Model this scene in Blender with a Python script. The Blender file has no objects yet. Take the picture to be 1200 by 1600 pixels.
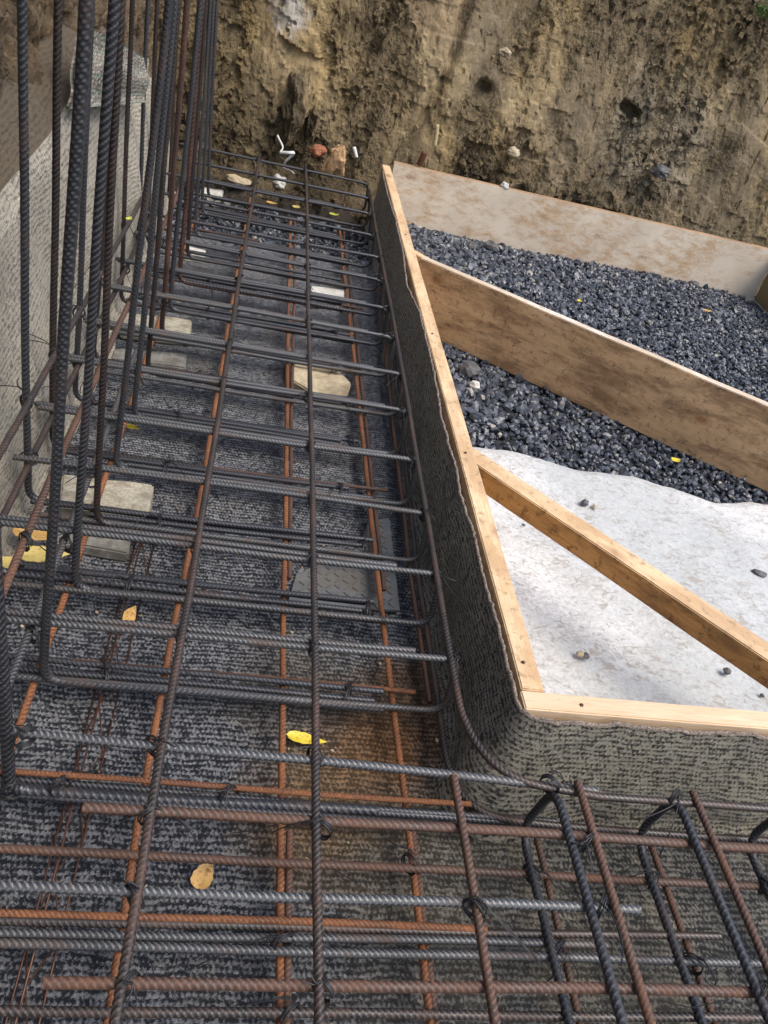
import bpy, bmesh, math, random
import numpy as np
from mathutils import Vector, Matrix, noise as mnoise
random.seed(7); RNG = np.random.default_rng(7)
S = bpy.context.scene
# ------------------------------------------------------------------ camera
AX = np.array((0.97334868, 0.12769385, 0.19049048))    # world axes seen from the camera (right, down, forward)
AY = np.array((-0.07604518, -0.60392551, 0.79340476))
AZ = np.array((0.21635497, -0.78674536, -0.57811959))
FPX, CAMH = 1252.0, 1.2
cd = bpy.data.cameras.new("camera"); cam = bpy.data.objects.new("camera", cd); S.collection.objects.link(cam)
cd.sensor_fit = 'VERTICAL'; cd.sensor_height = 36.0; cd.lens = 36.0 * FPX / 1600.0
cd.clip_start = 0.02; cd.clip_end = 500
Rm = Matrix(((AX[0], -AX[1], -AX[2]), (AY[0], -AY[1], -AY[2]), (AZ[0], -AZ[1], -AZ[2])))
cam.matrix_world = Matrix.Translation((0, 0, CAMH)) @ Rm.to_4x4()
S.camera = cam
S.render.resolution_x = 768; S.render.resolution_y = 1024
# ------------------------------------------------------------------ light
SUN_EL, SUN_AZ = math.radians(60), math.radians(126)   # azimuth clockwise from +y: light comes from the right
w = bpy.data.worlds.new("World"); S.world = w; w.use_nodes = True
nt = w.node_tree; bg = nt.nodes['Background']
sky = nt.nodes.new('ShaderNodeTexSky'); sky.sky_type = 'NISHITA'; sky.sun_disc = False
sky.sun_elevation = SUN_EL; sky.sun_rotation = SUN_AZ; sky.dust_density = 3.0; sky.air_density = 1.0
nt.links.new(sky.outputs[0], bg.inputs[0]); bg.inputs[1].default_value = 0.15
sd = bpy.data.lights.new("sun", 'SUN'); sd.energy = 1.35; sd.angle = math.radians(35); sd.color = (1.0, 0.95, 0.87)
sun = bpy.data.objects.new("sun", sd); S.collection.objects.link(sun)
dirv = Vector((math.sin(SUN_AZ) * math.cos(SUN_EL), math.cos(SUN_AZ) * math.cos(SUN_EL), math.sin(SUN_EL)))
sun.rotation_euler = dirv.to_track_quat('Z', 'Y').to_euler()
S.view_settings.view_transform = 'Standard'; S.view_settings.look = 'None'
S.view_settings.exposure = 0.95; S.view_settings.gamma = 1.0

# ------------------------------------------------------------------ helpers
def ray(u, v):
    r = np.array((u - 600.0, v - 800.0, FPX)); return np.array((r @ AX, r @ AY, r @ AZ))
def at(u, v, z):                       # the point at height z that the photo shows at (u, v)
    r = ray(u, v); t = (z - CAMH) / r[2]; return np.array((0, 0, CAMH)) + r * t
def aty(u, v, y):
    r = ray(u, v); return np.array((0, 0, CAMH)) + r * (y / r[1])
def tag(o, label=None, cat=None, group=None, kind=None):
    if label: o['label'] = label
    if cat: o['category'] = cat
    if group: o['group'] = group
    if kind: o['kind'] = kind
    return o
def link_mesh(name, V, F, mat, parent=None, origin=None, smooth=True, uv=None, mats=None, fm=None):
    V = np.asarray(V, dtype=np.float32)
    if origin is None: origin = np.zeros(3)
    V = V - np.asarray(origin, dtype=np.float32)
    me = bpy.data.meshes.new(name)
    if isinstance(F, np.ndarray):
        k = F.shape[1]; n = len(F)
        me.vertices.add(len(V)); me.vertices.foreach_set('co', V.ravel())
        me.loops.add(n * k); me.loops.foreach_set('vertex_index', F.astype(np.int32).ravel())
        me.polygons.add(n); me.polygons.foreach_set('loop_start', np.arange(0, n * k, k, dtype=np.int32))
        me.polygons.foreach_set('loop_total', np.full(n, k, dtype=np.int32))
    else:
        me.from_pydata([tuple(map(float, v)) for v in V], [], [tuple(map(int, f)) for f in F])
    if uv is not None:
        l = me.uv_layers.new(name='UVMap'); li = np.empty(len(me.loops), dtype=np.int32)
        me.loops.foreach_get('vertex_index', li); l.data.foreach_set('uv', np.asarray(uv, dtype=np.float32)[li].ravel())
    me.update(calc_edges=True); me.validate()
    me.polygons.foreach_set('use_smooth', np.full(len(me.polygons), smooth))
    for m in (mats or [mat]): me.materials.append(m)
    if fm is not None: me.polygons.foreach_set('material_index', np.asarray(fm, dtype=np.int32))
    o = bpy.data.objects.new(name, me); S.collection.objects.link(o)
    o.location = tuple(float(a) for a in origin)
    if parent: o.parent = parent
    return o
def empty(name, loc, rz=0):
    o = bpy.data.objects.new(name, None); S.collection.objects.link(o); o.location = tuple(map(float, loc)); o.rotation_euler = (0, 0, rz)
    o.empty_display_size = .05; return o
def fillet(pts, rad, n=7):
    pts = [np.array(p, float) for p in pts]; out = [pts[0]]
    for i in range(1, len(pts) - 1):
        a, b, c = pts[i - 1], pts[i], pts[i + 1]
        d1 = (a - b); d2 = (c - b); l1, l2 = np.linalg.norm(d1), np.linalg.norm(d2); d1 /= l1; d2 /= l2
        ang = math.acos(max(-1, min(1, d1 @ d2)))
        if ang > 3.0: out.append(b); continue
        t = min(rad / math.tan(ang / 2), .48 * l1, .48 * l2)
        p, q = b + d1 * t, b + d2 * t
        for k in range(n + 1):
            s = k / n; out.append((1 - s) ** 2 * p + 2 * s * (1 - s) * b + s * s * q)
    out.append(pts[-1]); return out
def resample(pts, ds):
    P = np.array(pts, float); L = np.r_[0, np.cumsum(np.linalg.norm(np.diff(P, axis=0), axis=1))]
    n = max(2, int(L[-1] / ds) + 1); s = np.linspace(0, L[-1], n)
    return np.stack([np.interp(s, L, P[:, i]) for i in range(3)], 1), s
def frames(Q):
    T = np.gradient(Q, axis=0); T /= np.linalg.norm(T, axis=1)[:, None] + 1e-12
    N = np.empty_like(T); a = np.array((0, 0, 1.)) if abs(T[0, 2]) < .9 else np.array((1., 0, 0))
    v = a - T[0] * (a @ T[0]); v /= np.linalg.norm(v)
    for i in range(len(T)):
        v = v - T[i] * (v @ T[i]); v /= np.linalg.norm(v); N[i] = v
    return T, N, np.cross(T, N)
def tube_arrays(Q, r, n, cap=True, rad=None):
    T, N, B = frames(Q); th = np.arange(n) * 2 * math.pi / n
    R = np.full((len(Q), n), r) if rad is None else rad
    V = Q[:, None, :] + R[..., None] * (np.cos(th)[None, :, None] * N[:, None, :] + np.sin(th)[None, :, None] * B[:, None, :])
    V = V.reshape(-1, 3); m = len(Q)
    i = np.arange(m - 1)[:, None] * n; j = np.arange(n)[None, :]; j2 = (j + 1) % n
    F = np.stack([i + j, i + j2, i + n + j2, i + n + j], -1).reshape(-1, 4)
    if cap:      # quad fans over a centre vertex at each end
        k = len(V); V = np.vstack([V, Q[0], Q[-1]]); e = (m - 1) * n
        c1 = [[k, (a + 2) % n, a + 1, a] for a in range(0, n, 2)] if n % 2 == 0 else []
        c2 = [[k + 1, e + a, e + a + 1, e + (a + 2) % n] for a in range(0, n, 2)] if n % 2 == 0 else []
        if c1: F = np.vstack([F, c1, c2])
    return V, F
def join(parts):
    Vs, Fs, o = [], [], 0
    for V, F in parts: Vs.append(V); Fs.append(F + o); o += len(V)
    return np.vstack(Vs), np.vstack(Fs)
def rebar(name, pts, d, mat, wob=.0012, fine=None, rad=.03):
    """one deformed bar: slanted crescent ribs and two lengthwise ribs are real geometry"""
    far = min(p[1] for p in pts) if fine is None else (0 if fine else 9)
    pitch = d * .66; k, n = (6, 12) if far < 1.7 else ((4, 10) if far < 2.6 else (3, 8))
    if far >= 2.6: pitch *= 1.4
    Q, s = resample(fillet(pts, rad), pitch / k)
    ph = random.random() * 20; sc = 3.0
    off = np.stack([np.sin(s * sc * (1.1 + .3 * i) + ph * (i + 1)) + .5 * np.sin(s * 11 + ph * 2 + i) for i in range(3)], 1) * wob
    Q = Q + off
    th = np.arange(n) * 2 * math.pi / n + random.random() * 3
    side = np.sin(th); tw = 0
    phase = s[:, None] / pitch + np.abs(np.mod(th, math.pi) - math.pi / 2)[None, :] * 0 + np.cos(th)[None, :] * .75 + .5 * (side > 0)[None, :]
    pulse = np.clip(np.cos(2 * math.pi * phase) * 1.25 - .25, 0, 1) * .6
    rib = pulse * (np.abs(side) ** .8)[None, :]
    lon = np.where(np.abs(side) < .3, .55, 0)[None, :]
    R = d / 2 * (.92 + .28 * rib + .13 * lon)
    V, F = tube_arrays(Q, d / 2, n, True, R * np.ones((len(s), 1)))
    o = link_mesh(name, V, F, mat, origin=pts[0], smooth=True)
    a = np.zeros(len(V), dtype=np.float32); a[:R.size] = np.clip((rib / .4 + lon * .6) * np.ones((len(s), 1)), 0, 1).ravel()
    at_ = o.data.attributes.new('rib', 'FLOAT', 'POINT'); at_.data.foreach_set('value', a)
    return o

# ------------------------------------------------------------------ materials
class NT:
    def __init__(s, name):
        s.m = bpy.data.materials.new(name); s.m.use_nodes = True; s.t = s.m.node_tree; s.b = s.t.nodes['Principled BSDF']
    def n(s, typ, **kw):
        o = s.t.nodes.new(typ)
        for k, v in kw.items():
            if k.startswith('i_'): o.inputs[k[2:].replace('_', ' ')].default_value = v
            else: setattr(o, k, v)
        return o
    def l(s, a, b): s.t.links.new(a, b)
    def coord(s, kind='Object', scale=(1, 1, 1), rot=(0, 0, 0), loc=(0, 0, 0)):
        c = s.n('ShaderNodeTexCoord'); m = s.n('ShaderNodeMapping'); m.inputs['Scale'].default_value = scale
        m.inputs['Rotation'].default_value = rot; m.inputs['Location'].default_value = loc; s.l(c.outputs[kind], m.inputs[0]); return m.outputs[0]
    def noise(s, vec, scale, detail=4, rough=.55, dist=0):
        o = s.n('ShaderNodeTexNoise', i_Scale=scale, i_Detail=detail, i_Roughness=rough, i_Distortion=dist)
        if vec is not None: s.l(vec, o.inputs['Vector'])
        return o.outputs['Fac']
    def vor(s, vec, scale, feature='F1', rand=1.0, out='Distance'):
        o = s.n('ShaderNodeTexVoronoi', feature=feature, i_Scale=scale, i_Randomness=rand); s.l(vec, o.inputs['Vector']); return o.outputs[out]
    def ramp(s, fac, stops, interp='LINEAR'):
        o = s.n('ShaderNodeValToRGB'); o.color_ramp.interpolation = interp; e = o.color_ramp.elements
        while len(e) < len(stops): e.new(.5)
        for a, (p, c) in zip(e, stops):
            a.position = p; a.color = (c if isinstance(c, tuple) else (c, c, c)) + (1,)
        s.l(fac, o.inputs[0]); return o.outputs[0]
    def mix(s, fac, a, b, mode='MIX'):
        o = s.n('ShaderNodeMix', data_type='RGBA', blend_type=mode)
        for sock, v in ((o.inputs[0], fac), (o.inputs[6], a), (o.inputs[7], b)):
            if hasattr(v, 'links'): s.l(v, sock)
            elif isinstance(v, tuple): sock.default_value = v + (1,)
            else: sock.default_value = v
        return o.outputs[2]
    def math(s, op, a, b=0., clamp=False):
        o = s.n('ShaderNodeMath', operation=op, use_clamp=clamp)
        for sock, v in ((o.inputs[0], a), (o.inputs[1], b)):
            if hasattr(v, 'links'): s.l(v, sock)
            else: sock.default_value = v
        return o.outputs[0]
    def bump(s, h, strength, dist, prev=None):
        o = s.n('ShaderNodeBump', i_Strength=strength, i_Distance=dist); s.l(h, o.inputs['Height'])
        if prev is not None: s.l(prev, o.inputs['Normal'])
        return o.outputs[0]
    def out(s, col, rough=.8, norm=None, metal=None, spec=None):
        for sock, v in ((s.b.inputs['Base Color'], col), (s.b.inputs['Roughness'], rough), (s.b.inputs['Metallic'], metal), (s.b.inputs['Specular IOR Level'], spec)):
            if v is None: continue
            if hasattr(v, 'links'): s.l(v, sock)
            elif isinstance(v, tuple): sock.default_value = v + (1,)
            else: sock.default_value = v
        if norm is not None: s.l(norm, s.b.inputs['Normal'])
        return s.m

def rebar_mat(name, dark, light, rust, lo, hi, rough=.42, metal=.35):
    t = NT(name); c = t.coord('Object'); oi = t.n('ShaderNodeObjectInfo')
    off = t.n('ShaderNodeVectorMath', operation='ADD'); cmb = t.n('ShaderNodeCombineXYZ')
    t.l(t.math('MULTIPLY', oi.outputs['Random'], 37.), cmb.inputs[0]); t.l(c, off.inputs[0]); t.l(cmb.outputs[0], off.inputs[1]); v = off.outputs[0]
    big = t.noise(v, 6, 6, .7); fine = t.noise(v, 190, 3, .6)
    base = t.mix(t.ramp(t.noise(v, 30, 4), [(.35, 0.), (.7, 1.)]), dark, light)
    m = t.math('ADD', big, t.math('MULTIPLY', t.math('SUBTRACT', fine, .5), .35))
    mask = t.ramp(m, [(lo, 0.), (hi, 1.)])
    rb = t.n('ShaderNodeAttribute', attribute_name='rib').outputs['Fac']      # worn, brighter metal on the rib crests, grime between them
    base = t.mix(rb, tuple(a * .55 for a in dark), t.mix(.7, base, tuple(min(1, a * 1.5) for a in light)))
    r2 = t.mix(t.ramp(fine, [(.35, 0.), (.65, 1.)]), tuple(a * .55 for a in rust), rust)
    col = t.mix(mask, base, r2)
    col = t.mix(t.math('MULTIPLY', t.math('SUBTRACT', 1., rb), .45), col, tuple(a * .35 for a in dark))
    rg = t.math('ADD', t.math('MULTIPLY', mask, .3), rough)
    mt = t.math('MULTIPLY', t.math('SUBTRACT', 1., mask), metal)
    return t.out(col, rg, t.bump(fine, .25, .0006), mt)
M = {}
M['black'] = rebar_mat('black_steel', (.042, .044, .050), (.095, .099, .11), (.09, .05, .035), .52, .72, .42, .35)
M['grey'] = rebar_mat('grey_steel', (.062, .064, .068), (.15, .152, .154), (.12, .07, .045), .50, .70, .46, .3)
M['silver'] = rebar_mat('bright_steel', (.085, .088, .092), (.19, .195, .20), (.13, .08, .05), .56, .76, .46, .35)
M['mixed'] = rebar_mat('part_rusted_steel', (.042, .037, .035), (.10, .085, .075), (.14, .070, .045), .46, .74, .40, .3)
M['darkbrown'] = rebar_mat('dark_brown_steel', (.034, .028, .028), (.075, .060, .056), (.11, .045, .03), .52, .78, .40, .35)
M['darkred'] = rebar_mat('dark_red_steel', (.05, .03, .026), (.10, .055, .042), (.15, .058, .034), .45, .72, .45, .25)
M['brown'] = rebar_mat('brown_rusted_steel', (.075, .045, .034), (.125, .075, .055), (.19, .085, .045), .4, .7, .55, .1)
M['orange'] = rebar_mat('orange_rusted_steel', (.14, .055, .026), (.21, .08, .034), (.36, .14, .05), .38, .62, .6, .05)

def wire_mat(name, c1, c2):
    t = NT(name); n = t.noise(t.coord(), 60, 3); return t.out(t.mix(n, c1, c2), .4, None, .4)
M['wire'] = wire_mat('black_tie_wire', (.012, .012, .014), (.05, .048, .05))
M['wirerust'] = wire_mat('rusty_thin_wire', (.05, .025, .018), (.13, .055, .03))

def soil_mat(name, base, dark, wet, ochre, white=False):
    t = NT(name); c = t.coord('Object'); cs = t.coord('Object', (1, 1, .38), (0, math.radians(-16), 0))
    n1 = t.noise(cs, 2.6, 6, .6, .4); n2 = t.noise(cs, 13, 9, .66, .5); n3 = t.noise(c, 62, 9, .72); n4 = t.noise(cs, 6, 6, .6, .8); n5 = t.noise(c, 210, 6, .7)
    col = t.mix(t.ramp(n2, [(.36, 0.), (.60, 1.)]), tuple((p + q) / 2 for p, q in zip(dark, base)), base)
    col = t.mix(t.ramp(n4, [(.50, 0.), (.64, .7)]), col, ochre)
    col = t.mix(t.ramp(n1, [(.42, .75), (.52, 0.)]), col, wet)
    col = t.mix(t.ramp(n3, [(.34, .5), (.46, 0.)]), col, tuple(a * .5 for a in dark))
    col = t.mix(t.ramp(n3, [(.56, 0.), (.70, .6)]), col, tuple(min(1, a * 1.5) for a in base))
    col = t.mix(t.ramp(n5, [(.38, .45), (.5, 0.)]), col, dark)
    sep = t.n('ShaderNodeSeparateXYZ'); t.l(c, sep.inputs[0])
    low = t.ramp(t.math('ADD', t.math('MULTIPLY', sep.outputs[2], .8), t.math('MULTIPLY', n4, .35)), [(.22, .7), (.62, 0.)])
    col = t.mix(low, col, t.mix(t.ramp(n3, [(.4, 0.), (.6, 1.)]), tuple(a * .45 for a in wet), tuple(a * .95 for a in wet)))
    if white:
        for (px, pz, rr, st, cc) in ((-.02, .80, .17, .7, (.42, .40, .36)), (1.95, .62, .5, .45, (.30, .27, .21)), (.62, 1.02, .35, .3, (.33, .22, .12))):
            g = t.n('ShaderNodeVectorMath', operation='DISTANCE'); t.l(c, g.inputs[0]); g.inputs[1].default_value = (px, 4.4, pz)
            col = t.mix(t.ramp(t.math('ADD', t.math('DIVIDE', g.outputs['Value'], rr * 2.5), t.math('MULTIPLY', t.noise(c, 22, 6, .75), .64)), [(.46, st), (.62, 0.)]), col, cc)
    h = t.math('ADD', t.math('MULTIPLY', n2, .8), t.math('MULTIPLY', n3, .6))
    nz = t.n('ShaderNodeTexNoise', i_Scale=9., i_Detail=5.); t.l(c, nz.inputs['Vector']); sc = t.n('ShaderNodeVectorMath', operation='SCALE'); t.l(nz.outputs['Color'], sc.inputs[0]); sc.inputs['Scale'].default_value = .16
    ad = t.n('ShaderNodeVectorMath', operation='ADD'); t.l(c, ad.inputs[0]); t.l(sc.outputs[0], ad.inputs[1]); cw = ad.outputs[0]
    brk = t.ramp(t.noise(cs, 3.1, 4, .6), [(.40, .12), (.56, 1.)])            # broken ground as against smeared clay
    clod = t.vor(cw, 15, 'F1', 1.); clod2 = t.vor(cw, 38, 'F1', 1.); rdg = t.math('ABSOLUTE', t.math('SUBTRACT', t.noise(cs, 16, 7, .62, .6), .5)); pit = t.ramp(t.noise(cs, 20, 5, .6, .8), [(.30, 1.), (.39, 0.)])
    dsp = t.math('ADD', t.math('MULTIPLY', clod, -.022), t.math('MULTIPLY', clod2, -.009)); dsp = t.math('ADD', dsp, t.math('MULTIPLY', rdg, -.10))
    dsp = t.math('ADD', dsp, t.math('MULTIPLY', t.math('SUBTRACT', n3, .5), .030)); dsp = t.math('SUBTRACT', t.math('MULTIPLY', dsp, brk), t.math('MULTIPLY', pit, .013))
    dn = t.n('ShaderNodeDisplacement'); dn.inputs['Midlevel'].default_value = 0.; dn.inputs['Scale'].default_value = 1.; t.l(dsp, dn.inputs['Height'])
    t.l(dn.outputs[0], t.t.nodes['Material Output'].inputs['Displacement']); t.m.displacement_method = 'BOTH'
    nb = t.bump(n5, .6, .003)
    return t.out(col, t.ramp(n1, [(.4, .58), (.6, .92)]), nb, 0., .35)
M['soil'] = soil_mat('clay_soil', (.31, .235, .125), (.11, .080, .046), (.14, .106, .062), (.35, .25, .11), True)
M['soil2'] = soil_mat('clay_soil_left', (.21, .15, .088), (.06, .042, .026), (.10, .075, .048), (.25, .17, .085))
M['mud'] = soil_mat('wet_mud', (.12, .09, .06), (.05, .04, .03), (.05, .042, .033), (.14, .1, .06))

def mat_felt(name, dark, light, ratio, dirt=None, stain=False, pu=122, pv=92, dirtf=(.5, .75)):
    """lining mat of stitched loops: rows of dark loops with pale fibre between them"""
    t = NT(name); u = t.coord('UV'); 
    nz = t.n('ShaderNodeTexNoise', i_Scale=14., i_Detail=3.); t.l(u, nz.inputs['Vector'])
    sub = t.n('ShaderNodeVectorMath', operation='SUBTRACT'); t.l(nz.outputs['Color'], sub.inputs[0]); sub.inputs[1].default_value = (.5, .5, .5)
    sc = t.n('ShaderNodeVectorMath', operation='SCALE'); t.l(sub.outputs[0], sc.inputs[0]); sc.inputs['Scale'].default_value = .022
    ad = t.n('ShaderNodeVectorMath', operation='ADD'); t.l(u, ad.inputs[0]); t.l(sc.outputs[0], ad.inputs[1])
    nz2 = t.n('ShaderNodeTexNoise', i_Scale=120., i_Detail=2.); t.l(u, nz2.inputs['Vector'])
    sub2 = t.n('ShaderNodeVectorMath', operation='SUBTRACT'); t.l(nz2.outputs['Color'], sub2.inputs[0]); sub2.inputs[1].default_value = (.5, .5, .5)
    sc2 = t.n('ShaderNodeVectorMath', operation='SCALE'); t.l(sub2.outputs[0], sc2.inputs[0]); sc2.inputs['Scale'].default_value = .009
    ad2 = t.n('ShaderNodeVectorMath', operation='ADD'); t.l(ad.outputs[0], ad2.inputs[0]); t.l(sc2.outputs[0], ad2.inputs[1])
    mp = t.n('ShaderNodeMapping'); mp.inputs['Scale'].default_value = (pu, pv, 1); t.l(ad2.outputs[0], mp.inputs[0])
    s0 = t.n('ShaderNodeSeparateXYZ'); t.l(mp.outputs[0], s0.inputs[0]); cb = t.n('ShaderNodeCombineXYZ')
    t.l(t.math('ADD', s0.outputs[0], t.math('MULTIPLY', t.math('FLOOR', s0.outputs[1]), .5)), cb.inputs[0]); t.l(s0.outputs[1], cb.inputs[1]); v = cb.outputs[0]
    cell = t.vor(v, 1.0, 'F1', .8)
    sep = t.n('ShaderNodeSeparateXYZ'); t.l(v, sep.inputs[0])
    row = t.math('SINE', t.math('MULTIPLY', sep.outputs[1], 2 * math.pi))
    fib = t.noise(u, 230, 6, .78, 2.2); mid = t.noise(u, 60, 4, .65)
    h = t.math('SUBTRACT', .70, t.math('MULTIPLY', cell, .45)); sx_ = t.n('ShaderNodeSeparateXYZ'); t.l(v, sx_.inputs[0]); h = t.math('ADD', h, t.math('MULTIPLY', t.math('COSINE', t.math('MULTIPLY', sx_.outputs[0], 2 * math.pi)), .17))
    h = t.math('ADD', h, t.math('MULTIPLY', row, .19)); h = t.math('ADD', h, t.math('MULTIPLY', t.math('SUBTRACT', fib, .5), 2.2))
    h2 = t.math('ADD', h, t.math('MULTIPLY', t.math('SUBTRACT', mid, .5), 1.7))
    m = t.ramp(h2, [(ratio - .16, 0.), (ratio + .22, 1.)])
    big = t.noise(u, 3.0, 5, .6)
    lt = t.mix(t.ramp(fib, [(.35, 0.), (.65, 1.)]), tuple(a * .5 for a in light), light)
    col = t.mix(m, dark, lt)
    col = t.mix(t.ramp(big, [(.35, .45), (.6, 0.)]), col, tuple(a * .8 for a in dark))
    if dirt:
        dm = t.ramp(t.math('ADD', big, t.math('MULTIPLY', t.math('SUBTRACT', mid, .5), .5)), [(dirtf[0], 0.), (dirtf[1], .85)])
        col = t.mix(dm, col, t.mix(m, tuple(a * .45 for a in dirt), dirt))
    if stain:
        for (sx, sy, rr, cc, st) in ((.33, .90, .17, (.30, .155, .065), .95), (.23, .76, .17, (.28, .18, .09), .85), (.42, 1.05, .14, (.24, .14, .07), .8), (.18, 1.02, .16, (.17, .14, .10), .6), (.42, .66, .22, (.27, .235, .17), .65), (.45, .35, .35, (.25, .225, .17), .5)):
            g = t.n('ShaderNodeVectorMath', operation='DISTANCE'); t.l(u, g.inputs[0]); g.inputs[1].default_value = (sx, sy, 0)
            dd = t.math('ADD', t.math('DIVIDE', g.outputs['Value'], rr * 2), t.math('MULTIPLY', t.noise(u, 9, 5, .7), .6))
            col = t.mix(t.ramp(dd, [(.48, st), (.86, 0.)]), col, t.mix(m, tuple(a * .4 for a in cc), tuple(a * 1.25 for a in cc)))
    nb = t.bump(h, .9, .003); nb = t.bump(fib, .5, .0006, nb)
    return t.out(col, t.ramp(m, [(0., .42), (1., .85)]), nb, 0., .4)
M['felt_floor'] = mat_felt('lining_felt_blue_black', (.026, .031, .042), (.54, .555, .58), .54, (.17, .15, .115), True, dirtf=(.52, .78))
M['felt_side'] = mat_felt('lining_felt_side', (.032, .030, .027), (.76, .70, .55), .38, (.25, .21, .14), False, dirtf=(.5, .72))
M['felt_mud'] = mat_felt('lining_felt_muddy_floor', (.040, .040, .040), (.48, .46, .40), .52, (.27, .235, .175), True, dirtf=(.48, .72))
M['felt_left'] = mat_felt('lining_felt_lit_beige', (.20, .18, .14), (.90, .82, .66), .28, (.46, .39, .29), False, dirtf=(.55, .8))  # beige felt, albedo raised to carry the light on the left wall
t = NT('felt_cut_edge'); n = t.noise(t.coord(), 260, 5, .7); M['felt_rim'] = t.out(t.mix(t.ramp(n, [(.40, 0.), (.72, 1.)]), (.07, .055, .045), (.42, .34, .27)), .95, t.bump(n, 1., .002))

def wood(name, c1, c2, knot=(.22, .10, .04), res=None, resf=(.5, .65), dirt=None, gl=1., rough=.7):
    t = NT(name); c = t.coord('Object', (1.0, 14, 14)); c0 = t.coord('Object')
    g = t.noise(c, 3.2, 6, .62, .6); g2 = t.noise(t.coord('Object', (2.5, 60, 60)), 6, 5, .7, .3)
    big = t.noise(c0, 3.4, 4, .55)
    col = t.mix(t.ramp(g, [(.32, 0.), (.68, 1.)]), c1, c2)
    col = t.mix(t.ramp(g2, [(.36, .5), (.5, 0.)]), col, tuple(a * .6 for a in c1))
    vo = t.vor(t.coord('Object', (5.5, 11, 11)), 1., 'F1', 1.)
    col = t.mix(t.ramp(vo, [(.07, .9), (.15, .4), (.25, 0.)]), col, knot)
    if dirt:
        d = t.noise(t.coord('Object', (1., 3.2, 3.2)), 4.5, 8, .72, .4); col = t.mix(t.ramp(d, [(.46, 0.), (.60, .75)]), col, dirt)
        sp = t.noise(c0, 46, 8, .75); col = t.mix(t.ramp(sp, [(.54, 0.), (.62, .65)]), col, tuple(a * .5 for a in dirt))
    if res:
        r = t.noise(t.coord('Object', (.45, 1, 1)), 26, 9, .78, .2); rb = t.noise(c0, 2.6, 3, .5)
        col = t.mix(t.ramp(t.math('ADD', t.math('MULTIPLY', r, .65), t.math('MULTIPLY', rb, .4)), [(resf[0], 0.), (resf[1], .9)]), col, res)
    sp = t.noise(c0, 130, 4, .6); col = t.mix(t.ramp(sp, [(.66, 0.), (.74, .5)]), col, (.08, .05, .03))
    col = t.mix(t.ramp(big, [(.35, .25), (.6, 0.)]), col, tuple(a * .55 for a in c1))
    return t.out(col, rough, t.bump(t.math('ADD', g2, t.math('MULTIPLY', g, .5)), .5, .0015), 0., .35)
M['pine'] = wood('fresh_pine', (.60, .41, .23), (.74, .55, .34), dirt=(.46, .29, .15))
M['pine2'] = wood('fresh_pine_pale', (.62, .44, .27), (.74, .56, .38))
M['pine_shaded'] = wood('shaded_pine', (.40, .20, .065), (.54, .30, .10), dirt=(.16, .075, .03))  # brace sides: pine with their shade put into the colour, plus dirt
M['plank_white'] = wood('plank_with_cement_residue', (.46, .30, .17), (.58, .41, .25), res=(.70, .61, .48), resf=(.44, .56))
M['plank_brown'] = wood('dirty_brown_plank', (.46, .285, .14), (.58, .385, .21), dirt=(.15, .082, .04), res=(.44, .36, .26), resf=(.60, .72))
M['plank_edge'] = wood('plank_edge_wood', (.34, .22, .12), (.46, .31, .19), dirt=(.24, .15, .09))
M['plank_edge_pale'] = wood('plank_edge_pale', (.48, .38, .27), (.64, .53, .40), res=(.7, .66, .58), resf=(.5, .62))
M['olive'] = wood('olive_plank', (.22, .16, .07), (.30, .22, .10))

t = NT('crushed_stone'); geo = t.n('ShaderNodeNewGeometry'); c = t.coord('Object')
rc = t.ramp(geo.outputs['Random Per Island'], [(0., (.012, .015, .021)), (.35, (.030, .036, .048)), (.7, (.062, .072, .09)), (.93, (.12, .13, .15)), (.985, (.2, .19, .17)), (1., (.34, .31, .26))])
n = t.noise(c, 120, 5, .65); M['gravel'] = t.out(t.mix(t.ramp(n, [(.45, 0.), (.75, .35)]), rc, (.15, .165, .18)), .36, t.bump(n, .5, .002), 0., .5)
t = NT('gravel_fines'); n = t.noise(t.coord(), 150, 6, .7); M['fines'] = t.out(t.mix(n, (.012, .014, .018), (.05, .055, .065)), .8, t.bump(n, 1, .01))
t = NT('grey_pebble'); n = t.noise(t.coord(), 60, 5, .6); M['pebble'] = t.out(t.mix(n, (.03, .03, .033), (.14, .135, .13)), .6, t.bump(n, .6, .003))

t = NT('white_geotextile'); c = t.coord('Object'); n = t.noise(c, 8, 6, .65, .5); n2 = t.noise(c, 90, 5, .7, .8); n3 = t.noise(c, 2.2, 3, .5); n4 = t.noise(t.coord('Object', (1, 1.6, 1), (0, 0, .5)), 34, 6, .72, 1.2)
col = t.mix(t.ramp(n2, [(.35, 0.), (.62, 1.)]), (.44, .435, .42), (.68, .67, .65))
col = t.mix(t.ramp(n3, [(.44, .55), (.66, 0.)]), col, (.31, .335, .33))
col = t.mix(t.ramp(t.math('ADD', n4, t.math('MULTIPLY', n, .35)), [(.69, 0.), (.80, .7)]), col, (.27, .24, .20))
col = t.mix(t.ramp(n, [(.60, 0.), (.75, .5)]), col, (.38, .34, .28))
M['fabric'] = t.out(col, .75, t.bump(n2, .7, .0022), 0., .3)

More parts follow.
